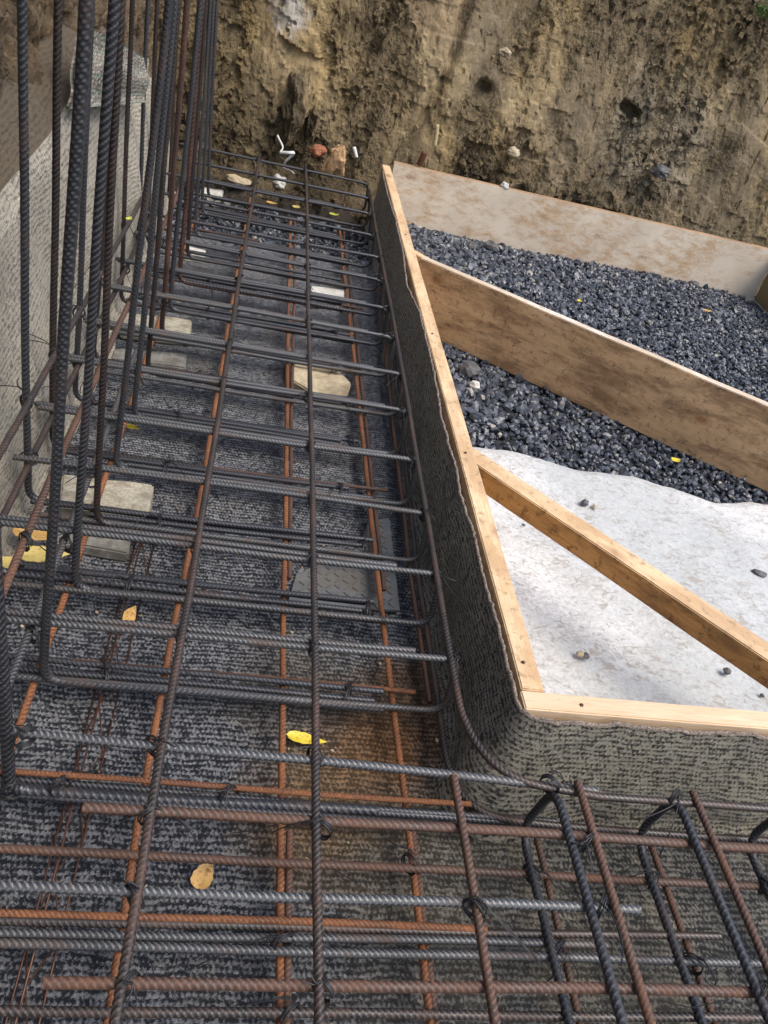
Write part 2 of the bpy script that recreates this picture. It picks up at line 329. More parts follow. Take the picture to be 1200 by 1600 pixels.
def simple(name, c1, c2, sc, rough=.8, bump=.003, spec=.4, dirt=None):
    t = NT(name); c = t.coord(); n = t.noise(c, sc, 6, .7); col = t.mix(t.ramp(n, [(.35, 0.), (.65, 1.)]), c1, c2)
    n2 = t.noise(c, sc * .2, 4, .6)
    if dirt: col = t.mix(t.ramp(n2, [(.45, 0.), (.62, .8)]), col, dirt)
    return t.out(col, rough, t.bump(n, .7, bump), 0., spec)
M['paver'] = simple('concrete_paver', (.24, .22, .165), (.44, .41, .32), 130, dirt=(.19, .165, .12))
M['paver_grey'] = simple('wet_concrete', (.14, .14, .13), (.24, .235, .21), 110, dirt=(.10, .09, .075))
M['stone'] = simple('sandy_stone', (.32, .26, .16), (.48, .41, .28), 60, dirt=(.20, .16, .10))
M['stone_white'] = simple('pale_stone', (.42, .41, .37), (.62, .61, .56), 50, dirt=(.25, .23, .19))
M['plate'] = simple('dull_steel_plate', (.085, .086, .085), (.15, .15, .148), 40, .32, .0006, .6, dirt=(.12, .11, .09))
M['whiteplastic'] = simple('white_plastic', (.55, .55, .52), (.75, .75, .72), 40, .45, .0005)
M['woodchunk'] = simple('split_wood_chunk', (.30, .16, .07), (.55, .36, .19), 45, .8, .006)
M['redstone'] = simple('red_brick_bit', (.20, .07, .035), (.30, .12, .06), 60)
M['root'] = simple('dead_grass', (.34, .27, .14), (.48, .40, .22), 60)
M['grass'] = simple('green_grass', (.05, .10, .02), (.10, .17, .04), 20)
def leaf_mat(name, a, b, spot):
    t = NT(name); c = t.coord(); n = t.noise(c, 40, 5, .6); n2 = t.noise(c, 160, 4, .6)
    col = t.mix(t.ramp(n, [(.35, 0.), (.65, 1.)]), a, b); col = t.mix(t.ramp(n2, [(.56, 0.), (.66, .8)]), col, spot)
    return t.out(col, .38, t.bump(n, .4, .002), 0., .5)
M['leaf_yellow'] = leaf_mat('yellow_leaf', (.55, .44, .035), (.70, .57, .07), (.30, .16, .03))
M['leaf_pale'] = leaf_mat('pale_yellow_leaf', (.55, .42, .12), (.66, .54, .20), (.28, .17, .06))
M['leaf_brown'] = leaf_mat('brown_leaf', (.42, .24, .07), (.58, .38, .14), (.16, .07, .02))
M['leaf_green'] = leaf_mat('yellow_green_leaf', (.40, .45, .05), (.55, .55, .10), (.25, .2, .05))

# ------------------------------------------------------------------ ground, banks
def grid(nu, nv):
    i = np.arange(nv - 1)[:, None] * nu; j = np.arange(nu - 1)[None, :]
    return np.stack([i + j, i + j + 1, i + nu + j + 1, i + nu + j], -1).reshape(-1, 4)
def fbm(x, y, z, o=5): return mnoise.fractal(Vector((x, y, z)), 1.0, 2.1, o)
g = 80.0
o = link_mesh('ground', [(-g, -g, -.06), (g, -g, -.06), (g, g, -.06), (-g, g, -.06)], [(0, 1, 2, 3)], M['mud']); tag(o, kind='structure')
# back bank: steep face cut by the digger, then level ground behind
nu, nv = 400, 190
xs = np.concatenate([np.linspace(-2.4, -1.05, 30), np.linspace(-1.03, 2.9, 350), np.linspace(2.95, 4.4, 20)]); ts = np.linspace(0, 1, nv); V = np.empty((nv, nu, 3))
for j, tt in enumerate(ts):
    if tt < .8: z0 = -.08 + tt / .8 * 1.72; y0 = 4.30 + .10 * z0 + .05 * z0 * z0
    else: z0 = 1.64; y0 = 4.30 + .164 + .134 + (tt - .8) / .2 * 2.0
    for i, x in enumerate(xs):
        sl = x - .28 * z0                                  # digger teeth leave slanting grooves
        gr = 0
        for gx, gw, gd in ((.36, .018, .05), (.55, .022, .045), (.10, .03, .04), (.22, .015, .04), (.80, .02, .03), (1.25, .05, .03), (1.62, .03, .03), (2.15, .06, .035), (-.35, .05, .04)):
            gr += gd * math.exp(-((sl - gx - .03 * math.sin(z0 * 5 + gx * 9)) / gw) ** 2) * (.55 + .45 * math.sin(z0 * 4 + gx * 20))
        n1 = mnoise.noise(Vector((x * 1.6, z0 * 1.6, 3.1))); n2 = fbm(x * 6, z0 * 6, 1.7, 5)
        rg = 1 - abs(mnoise.noise(Vector((x * 9 + n1, z0 * 7, 9.)))) * 2
        n3 = mnoise.cell(Vector((x * 13 + n2 * 1.2, z0 * 11 + n1 * 2, 2.)))
        wk = .35 + .65 * max(0, min(1, .5 + 1.6 * mnoise.noise(Vector((x * 2.1 + .5 * z0, z0 * 1.5, 20.)))))     # smeared smooth here, broken there
        n5 = mnoise.noise(Vector(((x - .28 * z0) * 9, z0 * 2.2, 12.)))
        d = .055 * n1 + .018 * n2 * wk + .018 * n5 + .008 * rg * wk + .014 * n3 * wk + .006 * fbm(x * 30, z0 * 26, 4., 3) * wk
        # a clod bulging low on the face, and a small hole
        d += .05 * math.exp(-(((x - .09) / .07) ** 2 + ((z0 - .36) / .10) ** 2)) * (1 + .6 * n3)
        d -= .10 * math.exp(-(((x - 1.745) / .05) ** 4 + ((z0 - .715 + (x - 1.745) * .35) / .022) ** 4))
        d -= .07 * math.exp(-(((x - .99) / .03) ** 2 + ((z0 - .66) / .028) ** 2))
        toe = .10 * math.exp(-((z0 + .02) / .09) ** 2)
        if tt < .8: V[j, i] = (x + .01 * n2, y0 - d + gr - toe, z0)
        else: V[j, i] = (x, y0, z0 + d * .8)
o = link_mesh('earth_bank', V.reshape(-1, 3), grid(nu, nv), M['soil']); tag(o, kind='structure'); ss = o.modifiers.new('fine', 'SUBSURF'); ss.subdivision_type = 'SIMPLE'; ss.levels = ss.render_levels = 2
# left bank behind the lining; its unseen upper part is raised to block skylight
nu, nv = 300, 130; V = np.empty((nv, nu, 3)); ys = np.linspace(-1.2, 4.6, nu)
for j, tt in enumerate(np.linspace(0, 1, nv)):
    if tt < .8: z0 = -.05 + tt / .8 * 2.45; x0 = -.575 - .08 * z0
    else: z0 = 2.4; x0 = -.575 - .192 - (tt - .8) / .2 * 2.0
    for i, y in enumerate(ys):
        n1 = mnoise.noise(Vector((y * 1.7, z0 * 1.7, 8.1))); n2 = fbm(y * 5, z0 * 5, 6.7, 5); n3 = mnoise.cell(Vector((y * 9 + n2, z0 * 9 + n1 * 2, 5.)))
        d = .06 * n1 + .045 * n2 + .018 * n3 + .010 * fbm(y * 28, z0 * 28, 4., 3)
        d *= .35 + .65 * min(1, max(0, (z0 - .45) / .3))
        V[j, i] = (x0 + d if tt < .8 else x0, y, z0 if tt < .8 else z0 + d)
o = link_mesh('earth_bank', V.reshape(-1, 3), grid(nu, nv)[:, ::-1], M['soil2']); tag(o, kind='structure'); ss = o.modifiers.new('fine', 'SUBSURF'); ss.subdivision_type = 'SIMPLE'; ss.levels = ss.render_levels = 1
# muddy trench bottom at the far end
nu, nv = 160, 120; V = np.empty((nv, nu, 3))
for j, y in enumerate(np.linspace(3.45, 4.5, nv)):
    for i, x in enumerate(np.linspace(-.9, .62, nu)):
        V[j, i] = (x, y, -.022 + .03 * fbm(x * 7, y * 7, 2., 5) + .02 * mnoise.cell(Vector((x * 16, y * 14, 1.))) + max(0, y - 4.1) * .2)
o = link_mesh('trench_mud', V.reshape(-1, 3), grid(nu, nv), M['mud']); tag(o, kind='structure')

# ------------------------------------------------------------------ lining mats
nu, nv = 120, 220; V = np.empty((nv, nu, 3)); UV = np.empty((nv, nu, 2))
for j, y in enumerate(np.linspace(-.9, 3.62, nv)):
    for i, x in enumerate(np.linspace(-.47, .535, nu)):
        yy = y + (.05 * math.sin(x * 9) + .03 * mnoise.noise(Vector((x * 20, 0, 0)))) * (y / 3.6 if y > 3 else 0)
        V[j, i] = (x, yy, .004 + .006 * mnoise.noise(Vector((x * 3.5, y * 3.5, 0))) + .0035 * mnoise.noise(Vector((x * 12, y * 12, 4)))); UV[j, i] = (x, y)
o = link_mesh('floor_mat', V.reshape(-1, 3), grid(nu, nv), M['felt_floor'], uv=UV.reshape(-1, 2))
tag(o, 'blue-black stitched felt lining mat spread over the trench floor under the steel bars', 'mat')
nu, nv = 90, 130; V = np.empty((nv, nu, 3)); UV = np.empty((nv, nu, 2))
for j, y in enumerate(np.linspace(-.9, .79, nv)):
    for i, x in enumerate(np.linspace(.53, 2.3, nu)):
        V[j, i] = (x, y, .001 + .006 * mnoise.noise(Vector((x * 3.5, y * 3.5, 0))) + .0035 * mnoise.noise(Vector((x * 12, y * 12, 4)))); UV[j, i] = (x, y)
o = link_mesh('floor_mat', V.reshape(-1, 3), grid(nu, nv), M['felt_mud'], uv=UV.reshape(-1, 2))
tag(o, 'muddy felt lining mat on the floor of the side trench below the pale end plank', 'mat')

# right-hand mat hung on the formwork, turning the corner
FT = .268
edge_px = [(597, 270), (605, 306), (617, 343), (629, 397), (635, 449), (654, 488), (672, 561), (682, 614), (688, 648), (697, 690), (710, 726), (719, 782), (739, 835), (755, 910), (770, 957), (786, 1020), (796, 1062)]
top = [at(u, v, FT - .006) for u, v in edge_px]
top = [np.array((p[0], p[1])) for p in top] + [np.array((.487, .815)), np.array((.497, .795)), np.array((.520, .786)), np.array((.56, .785))] + [np.array((x, .786 + .003 * math.sin(x * 9))) for x in (.7, .9, 1.2, 1.6, 2.2)]
top3 = np.array([(p[0], p[1], 0) for p in top])
Tq, s = resample(top3, .008)
for q in Tq: pass
sm = Tq.copy()
for _ in range(3): sm[1:-1] = (sm[:-2] + sm[1:-1] * 2 + sm[2:]) / 4
Tq = sm; tt_, N_, B_ = frames(Tq)
nrm = np.stack([-tt_[:, 1], tt_[:, 0], np.zeros(len(Tq))], 1)      # horizontal normal; flip so that it points into the trench
if nrm[10, 0] > 0: nrm = -nrm
nv = 46; rows_, uvs_ = [], []
corner = np.exp(-(np.hypot(Tq[:, 0] - .49, Tq[:, 1] - .80) / .10) ** 2)
for k in range(nv):
    h = k / (nv - 1); z = (FT - .004) * (1 - h)
    f = h * .018 + .03 * max(0, h - .85) ** 1.2 * 4 + 0
    row = Tq + nrm * (f + corner[:, None] * h * .035)
    wv = np.array([.007 * math.exp(-((a - 3.35) / .35) ** 2) * mnoise.noise(Vector((a * 16, h * 1.5, 6.))) + .0060 * mnoise.noise(Vector((a * 9, h * 2.2, 1.))) + .002 * mnoise.noise(Vector((a * 40, h * 10, 3.))) for a in s])
    row = row + nrm * wv[:, None] * (.4 + h); zz = np.full(len(Tq), z)
    zz = zz + (1 - h) ** 4 * np.array([.006 * mnoise.noise(Vector((a * 22, 5, 0))) + .004 * mnoise.noise(Vector((a * 60, 5, 0))) for a in s])
    row[:, 2] = zz; rows_.append(row); uvs_.append(np.stack([s, np.full(len(s), z)], 1))
V = np.concatenate(rows_); n = len(Tq); mat_par = empty('side_mat', (.49, .80, 0))
tag(mat_par, 'dark stitched felt mat hung on the pine formwork, folding round its corner', 'mat')
link_mesh('sheet', V - np.array((.49, .80, 0)), grid(n, nv), M['felt_side'], parent=mat_par, uv=np.concatenate(uvs_))
rim0 = rows_[0]; thick = .0045
rimv = [rim0 + np.array([0, 0, -.002]) + nrm * .0015, rim0 + nrm * (.001) + np.array((0, 0, .003)), rim0 - nrm * (thick * .5) + np.array((0, 0, .0042)), rim0 - nrm * thick + np.array((0, 0, .002)), rim0 - nrm * thick - np.array((0, 0, .02))]
jit = np.array([[mnoise.noise(Vector((a * 150, 2, 0))), mnoise.noise(Vector((a * 150, 7, 0))), mnoise.noise(Vector((a * 170, 9, 0)))] for a in s]) * .0032
rimv = [r * 1.0 + jit * 1.1 for r in rimv]
link_mesh('cut_edge', np.concatenate(rimv) - np.array((.49, .80, 0)), grid(n, 5), M['felt_rim'], parent=mat_par)

# left-hand mat: up the wall, over a berm, muddy outer strip
prof = [(-.40, .012), (-.428, .02), (-.436, .06), (-.45, .2), (-.468, .36), (-.49, .50), (-.51, .53), (-.545, .56), (-.60, .60), (-.63, .62)]
pp, ps = resample(np.array([(a, 0, b) for a, b in prof]), .012); ys = np.linspace(-.8, 3.9, 330); V = np.empty((len(pp), len(ys), 3)); UV = np.empty((len(pp), len(ys), 2))
for j in range(len(pp)):
    for i, y in enumerate(ys):
        h = pp[j, 2]; 
        wv = .050 * mnoise.noise(Vector((y * 1.9 + h * 1.5, h * 1.6, 0))) * min(1, h * 4) + .014 * mnoise.noise(Vector((y * 6, h * 3, 5))) + .012 * (1 - abs(math.sin(y * 4.3 + h * 3 + 1.5 * mnoise.noise(Vector((y, h, 3)))))) ** 4
        hs = 1 + .28 * math.exp(-((y - 2.6) / .9) ** 2) - .22 * max(0, y - 3.2)
        V[j, i] = (pp[j, 0] + wv - .05 * max(0, h - .3) + .018 * math.sin(y * 2 + h * 4) * h, y, h * hs + .02 * mnoise.noise(Vector((y * 3, h * 3, 2))) * (h > .5)); UV[j, i] = (y, ps[j])
t_par = empty('wall_mat', (-.43, 1.5, 0)); tag(t_par, 'beige stitched felt mat climbing the left trench wall behind the upright bars', 'mat')
lo_ = int(len(pp) * .78)
G = grid(len(ys), len(pp))[:, ::-1]; nf = (len(ys) - 1)
off = np.array((-.43, 1.5, 0))
link_mesh('sheet', V.reshape(-1, 3) - off, G[:nf * lo_], M['felt_left'], parent=t_par, uv=UV.reshape(-1, 2))
M['felt_muddy'] = mat_felt('lining_felt_muddy', (.10, .08, .055), (.26, .215, .15), .25, (.19, .145, .09), False, dirtf=(.35, .6))
link_mesh('muddy_strip', V.reshape(-1, 3) - off, G[nf * lo_:], M['felt_muddy'], parent=t_par, uv=UV.reshape(-1, 2))['label'] = 'mud-smeared outer strip of the beige mat'
# folded spare flap lying on the berm, with green stripes
t = NT('striped_flap'); u = t.coord('UV'); sep = t.n('ShaderNodeSeparateXYZ'); t.l(u, sep.inputs[0])
st = t.math('SINE', t.math('MULTIPLY', sep.outputs[1], 2 * math.pi * 18)); v = t.vor(t.coord('UV', (90, 60, 1)), 1., 'F1', .6); n = t.noise(u, 14, 5, .6)
base = t.mix(t.ramp(v, [(.25, 0.), (.6, 1.)]), (.34, .32, .27), (.12, .11, .095)); base = t.mix(t.ramp(st, [(.8, 0.), (.95, .5)]), base, (.14, .22, .15)); base = t.mix(t.ramp(n, [(.45, 0.), (.7, .7)]), base, (.2, .16, .11))
M['flap'] = t.out(base, .9, t.bump(v, .8, .006))
A_, B2, C_, D_ = aty(120, 40, 2.30), aty(225, 95, 2.85), aty(222, 165, 2.75), aty(100, 175, 2.15)
nn = 26; V = []; UV = []
for j in range(nn):
    for i in range(nn):
        a, b = i / (nn - 1), j / (nn - 1); p = (A_ * (1 - a) + B2 * a) * (1 - b) + (D_ * (1 - a) + C_ * a) * b
        p = p + np.array((.012, -.012, .01)) * (mnoise.noise(Vector((a * 3, b * 3, 1))) * 1.6 + 1.4) ; V.append(p); UV.append((a * .6, b * .3))
Fq = grid(nn, nn); V = np.array(V); back = V + np.array((-.012, .012, -.004)); nV = len(V)
rimf = []
loop = list(range(nn)) + [k * nn + nn - 1 for k in range(1, nn)] + [nn * (nn - 1) + k for k in range(nn - 2, -1, -1)] + [k * nn for k in range(nn - 2, 0, -1)]
for a, b in zip(loop, loop[1:] + loop[:1]): rimf.append((a, b, b + nV, a + nV))
o = link_mesh('mat_flap', np.vstack([V, back]), np.vstack([Fq, Fq[:, ::-1] + nV, rimf]), M['flap'], origin=D_, uv=np.array(UV + UV))
tag(o, 'grey folded piece of matting with faint green stripes lying against the left soil bank', 'mat')

# ------------------------------------------------------------------ timber
def beam(name, p0, p1, width, height, mat, parent=None, topmat=None, ends=None, side=1, bev=.0022, warp=.0015):
    """plank from p0 to p1 (top edge line on the near side); width spreads to `side`, height goes down. Local x runs along the grain."""
    p0, p1 = np.array(p0, float), np.array(p1, float); L = np.linalg.norm(p1 - p0); ex = (p1 - p0) / L
    ey = np.cross((0, 0, 1.), ex); ey /= np.linalg.norm(ey); ez = np.cross(ex, ey)
    bm = bmesh.new(); n = max(2, int(L / .05))
    vs = []
    for i in range(n + 1):
        x = L * i / n; a = warp * mnoise.noise(Vector((x * 4, p0[0] * 7, 1))); b = warp * mnoise.noise(Vector((x * 5, p0[1] * 7, 9)))
        y0, y1 = (0, width) if side > 0 else (-width, 0)
        vs.append([bm.verts.new((x, yy + a, zz + b)) for yy, zz in ((y0, -height), (y1, -height), (y1, 0), (y0, 0))])
    for i in range(n):
        for k in range(4): bm.faces.new((vs[i][k], vs[i][(k + 1) % 4], vs[i + 1][(k + 1) % 4], vs[i + 1][k]))
    bm.faces.new(vs[0][::-1]); bm.faces.new(vs[-1])
    bmesh.ops.recalc_face_normals(bm, faces=bm.faces)
    ed = [e for e in bm.edges if len(e.link_faces) == 2 and e.calc_face_angle(0) > .6]
    bmesh.ops.bevel(bm, geom=ed, offset=bev, segments=2, affect='EDGES')
    me = bpy.data.meshes.new(name); 
    for f in bm.faces: f.material_index = 1 if (topmat and f.normal.z > .6) else 0
    bm.to_mesh(me); bm.free(); me.materials.append(mat); me.materials.append(topmat or mat)
    o = bpy.data.objects.new(name, me); S.collection.objects.link(o)
    mw = Matrix(((ex[0], ey[0], ez[0], p0[0]), (ex[1], ey[1], ez[1], p0[1]), (ex[2], ey[2], ez[2], p0[2]), (0, 0, 0, 1)))
    o.matrix_world = mw
    if parent: o.parent = parent; o.matrix_parent_inverse = Matrix.Translation(-Vector(parent.location)); 
    return o
fw = empty('timber_formwork', (.51, .80, 0)); tag(fw, 'fresh pine formwork frame with diagonal brace edging the gravel and white fabric', 'formwork')
a, b = at(822, 1078, .27), at(600, 258, .27)
p0, p1 = (.502, .842, .27), (.521, 4.14, .27)
beam('side_rail', p0, p1, .040, .27, M['pine'], fw, side=-1)
beam('end_rail', (.4995, .802, .2705), (2.4, .806, .2705), .038, .27, M['pine2'], fw, side=1)
q0, q1 = at(742, 700, .268), at(1200, 1003, .268); q1 = q0 + (q1 - q0) * 1.17
beam('brace', q0, q1, .054, .055, M['pine_shaded'], fw, topmat=M['pine'], side=-1)
for (u, v) in ((948, 1014), ):
    pass
for (x, y) in ((.518, .90), (.60, .818), (.523, 1.55), (.526, 2.2), (1.1, .82), (.535, 3.1)):
    Q = np.array([(x, y, .268), (x, y, .2722)]); Vv, Ff = tube_arrays(Q, .0032, 8)
    link_mesh('nail_head', Vv - np.array((.51, .80, 0)), Ff, M['wirerust'], parent=fw)
P0, P1 = at(616, 254, .272), at(1215, 393.5, .272); P1 = P0 + (P1 - P0) * 1.0
far_b = beam('formwork_plank', P0, P1, .042, .285, M['plank_white'], topmat=M['plank_edge'], side=1, warp=.0015)
tag(far_b, 'long plank smeared with white cement residue standing on edge against the soil bank', 'plank')
m0, m1 = at(657, 403, .268), at(1200, 635, .268); m1 = m0 + (m1 - m0) * 1.25
mid_b = beam('formwork_plank', m0, m1, .036, .262, M['plank_brown'], topmat=M['plank_edge_pale'], side=1, warp=.0018)
tag(mid_b, 'dirty brown plank on edge cutting diagonally across the dark gravel', 'plank')
e1 = np.array(P1); 
rb_ = beam('formwork_plank', e1 + np.array((.002, -.004, -.0)), e1 + np.array((-.12, -1.5, 0.0)), .03, .27, M['olive'], side=1)
tag(rb_, 'short olive brown plank meeting the whitish plank at the right edge', 'plank')
blk = beam('timber_offcut', at(640, 392, .262), at(668, 408, .262), .035, .05, M['pine'], side=1)
tag(blk, 'small pine offcut wedged between the side rail and the brown diagonal plank', 'offcut')

# ------------------------------------------------------------------ gravel, fabric
link_mesh('gravel_base', [(.56, 1.2, -.012), (2.75, 1.2, -.012), (2.75, 4.2, -.012), (.56, 4.2, -.012)], [(0, 1, 2, 3)], M['fines'])['kind'] = 'structure'
ico = bmesh.new(); bmesh.ops.create_icosphere(ico, subdivisions=1, radius=1); IV = np.array([v.co[:] for v in ico.verts]); IF = np.array([[v.index for v in f.verts] for f in ico.faces]); ico.free()
def stones(C, R, flat=.7):
    n = len(C); k = len(IV)
    sc = RNG.uniform(.55, 1.25, (n, 1, 3)) * np.array((1.15, .95, flat)); V = np.sign(IV)[None] * np.abs(IV)[None] ** .75 * sc
    V = V * (1 + RNG.uniform(-.28, .22, (n, k, 1)))
    q = RNG.normal(size=(n, 4)); q[:, 1:3] *= .45; q /= np.linalg.norm(q, axis=1)[:, None]; w_, x, y, z = q.T
    Rr = np.stack([1 - 2 * (y * y + z * z), 2 * (x * y - z * w_), 2 * (x * z + y * w_), 2 * (x * y + z * w_), 1 - 2 * (x * x + z * z), 2 * (y * z - x * w_), 2 * (x * z - y * w_), 2 * (y * z + x * w_), 1 - 2 * (x * x + y * y)], -1).reshape(n, 3, 3)
    V = np.einsum('nij,nkj->nki', Rr, V) * R[:, None, None] + C[:, None, :]
    F = IF[None] + (np.arange(n) * k)[:, None, None]
    return V.reshape(-1, 3), F.reshape(-1, 3)
N = 21000
C = np.stack([RNG.uniform(.575, 2.62, N), RNG.uniform(1.82, 4.13, N), np.zeros(N)], 1)
sel = (C[:, 0] + (C[:, 1] - 1.8) * .0) > 0; C = C[sel]
u_ = RNG.random(len(C)); C[:, 2] = -.006 + .016 * u_ + .012 * np.sin(C[:, 0] * 4 + C[:, 1] * 3) * .5
R = .0078 + .0062 * RNG.random(len(C)) ** 1.5 + .009 * (RNG.random(len(C)) < .05) * RNG.random(len(C)) - .002 * (RNG.random(len(C)) < .3) + .006 * np.clip((C[:, 1] - 2.6) / 1.5, 0, 1) * RNG.random(len(C))
# coarser stone in the far left corner
cl = np.exp(-((C[:, 0] - .75) / .35) ** 2) * (C[:, 1] > 2.2); R += cl * .006 * RNG.random(len(C))
V, F = stones(C, R); o = link_mesh('gravel', V, F, M['gravel'], smooth=False); tag(o, 'dark blue-grey crushed stone filling the bed between the planks', 'gravel', kind='stuff')
def lump(name, u, v, z, r, mat, label, cat, group=None, sq=(1, 1, .7), seed=0, sub=3, y=None, rough=.35):
    p = at(u, v, z) if y is None else aty(u, v, y)
    bm = bmesh.new(); bmesh.ops.create_icosphere(bm, subdivisions=sub, radius=1)
    for vt in bm.verts:
        c = vt.co.copy(); k = 1 + rough * mnoise.noise(c * 1.3 + Vector((seed * 3.1, 0, 0))) + .12 * mnoise.noise(c * 4 + Vector((seed, 0, 0)))
        cc = mnoise.cell(c * 1.7 + Vector((seed, 2, 1))) * .12
        vt.co = Vector((c.x * sq[0], c.y * sq[1], c.z * sq[2])) * r * (k + cc)
    V = np.array([v.co[:] for v in bm.verts]); F = np.array([[q.index for q in f.verts] for f in bm.faces]); bm.free()
    o = link_mesh(name, V, F, mat, smooth=False); o.location = tuple(float(a) for a in p); o.rotation_euler = (0, 0, seed * 1.3)
    return tag(o, label, cat, group)
lump('rock', 768, 386, .02, .042, M['pebble'], 'larger dark rock on the gravel below the whitish plank', 'rock', seed=1, sub=2)
lump('rock', 737, 385, .015, .030, M['pebble'], 'grey rock on the gravel just left of the larger dark rock', 'rock', seed=2, sub=2)
lump('rock', 735, 578, .02, .036, M['pebble'], 'grey rock in the gravel beside the side rail below the brown plank', 'rock', seed=3, sub=2)
lump('rock', 742, 602, .015, .022, M['stone_white'], 'small pale rock in the gravel beside the side rail', 'rock', seed=4, sub=2)
lump('rock', 1085, 445, .02, .03, M['pebble'], 'grey rock under the right half of the whitish plank', 'rock', seed=5, sub=2)
lump('rock', 1170, 470, .02, .035, M['pebble'], 'dark rock near the right end of the whitish plank', 'rock', seed=8, sub=2)
# geotextile sheet
nu, nv = 260, 190; V = np.empty((nv, nu, 3))
exs = np.array([.55, .66, .70, .92, 1.12, 1.33, 1.47, 1.66, 2.5]); eys = np.array([2.02, 2.02, 2.015, 1.99, 1.97, 1.95, 1.905, 1.93, 1.95])
for i, x in enumerate(np.linspace(.548, 2.45, nu)):
    ye = np.interp(x, exs, eys) + .012 * math.sin(x * 17) + .01 * mnoise.noise(Vector((x * 12, 0, 0)))
    for j in range(nv):
        tj = j / (nv - 1); y = .845 + (ye - .845) * tj
        z = .030 + .008 * mnoise.noise(Vector((x * 3, y * 3, 0))) + .006 * mnoise.noise(Vector((x * 9, y * 9, 3))) + .003 * abs(mnoise.noise(Vector((x * 26, y * 26, 3))))
        d1 = (x - .62) * .55 + (y - .95) * -.83
        z += .02 * math.exp(-((x * .75 + y * .9 - 1.98) / .05) ** 2) * math.exp(-((x - .95) / .3) ** 2)
        z -= .012 * max(0, tj - .965) / .035
        V[j, i] = (x, y, z)
o = link_mesh('geotextile_sheet', V.reshape(-1, 3), grid(nu, nv), M['fabric']); sm_ = o.modifiers.new('thick', 'SOLIDIFY'); sm_.thickness = .004
tag(o, 'white non-woven fabric sheet with brown mud flecks laid over the gravel', 'fabric')
lump('pebble', 914, 785, .043, .012, M['pebble'], 'grey pebble with crumbs on the white fabric above the brace', 'pebble', seed=5, sub=2)
lump('pebble', 929, 791, .040, .008, M['stone'], 'small tan stone chip beside the pebble above the brace', 'pebble', seed=6, sub=2, sq=(1.4, .8, .5))
lump('pebble', 1187, 896, .040, .014, M['pebble'], 'flat grey stone on the white fabric at the right edge', 'pebble', seed=7, sub=2, sq=(1.5, 1, .6))
lump('pebble', 907, 1022, .045, .009, M['stone'], 'brown pebble of the touching pair below the brace', 'pebble', seed=8, sub=2)
lump('pebble', 916, 1025, .045, .0085, M['pebble'], 'dark pebble of the touching pair below the brace', 'pebble', seed=9, sub=2)
lump('pebble', 1136, 1049, .045, .0095, M['pebble'], 'single dark pebble on the fabric near the lower right of the brace', 'pebble', seed=10, sub=2)
lump('pebble', 818, 820, .04, .005, M['pebble'], 'tiny dark pebble on the fabric under the left end of the brace', 'pebble', seed=11, sub=2)
lump('pebble', 1191, 1086, .04, .005, M['pebble'], 'tiny dark pebble on the fabric at the right edge', 'pebble', seed=12, sub=2)

# ------------------------------------------------------------------ rebar cage
ORD = ['nearest', 'second', 'third', 'fourth', 'fifth', 'sixth', 'seventh', 'eighth', 'ninth', 'tenth', 'eleventh', 'twelfth', 'thirteenth', 'fourteenth', 'fifteenth', 'sixteenth']
ZT, ZB = .20, .067
row_px = [(715, 1033), (687, 898), (670, 802), (650, 720), (633, 643), (630, 585), (615, 527), (605, 482), (598, 438), (595, 403), (585, 368), (580, 335), (578, 310), (575, 287)]
RY = [at(u, v, ZT)[1] for u, v in row_px]; RX = [at(u, v, ZT)[0] for u, v in row_px]
J = random.uniform
def rowname(i): return '%s cross row%s' % (ORD[i], ' from camera' if i else ' to camera')
for i, (y, xe) in enumerate(zip(RY, RX)):
    ytop = y; yl = y + J(-.006, .006); lowy = y - J(.006, .016)
    o = rebar('hairpin_bar', [(-.43, yl, ZT), (xe + .004, ytop, ZT), (xe + .008, lowy, ZB + .004), (-.40, lowy + J(-.005, .005), ZB + .002)], .0125, M['grey' if i < 7 else 'black'], rad=.035)
    tag(o, 'dark grey hairpin bar bent down at its right end, %s' % rowname(i), 'rebar', 'hairpin bars across the trench')
    if i < 9 and i not in (2, ):
        o = rebar('lap_bar', [(-.44, yl + .016, ZT - .001), (xe - .07 + J(-.02, .02), ytop + .015, ZT - .001)], .012, M['grey'])
        tag(o, 'straight grey bar lapped behind the upper leg, %s' % rowname(i), 'rebar', 'lapped bars at the upper level')
    # lower bundle
    for k in range(3 if i < 9 else (2 if i < 12 else 1)):
        xs_, xe_ = J(-.42, -.2), J(.27, .36)
        m = 'black'
        yy = y + .014 * (k + 1) + J(-.002, .002); zz = ZB + J(-.002, .003) + (.006 if k == 1 else 0)
        if k == 2 and i in (0, 3, 5, 8): m = 'brown' if i else 'orange'; xe_ = .39
        o = rebar('bottom_cross_bar', [(xs_, yy, zz), (xe_, yy + J(-.008, .008), zz)], .0122 if m == 'black' else .0095, M[m])
        tag(o, '%s lower cross bar, %s of its bundle, %s' % ('rust coloured' if m != 'black' else 'black', ('front', 'middle', 'back')[k], rowname(i)), 'rebar', 'bundled bars at the lower level')
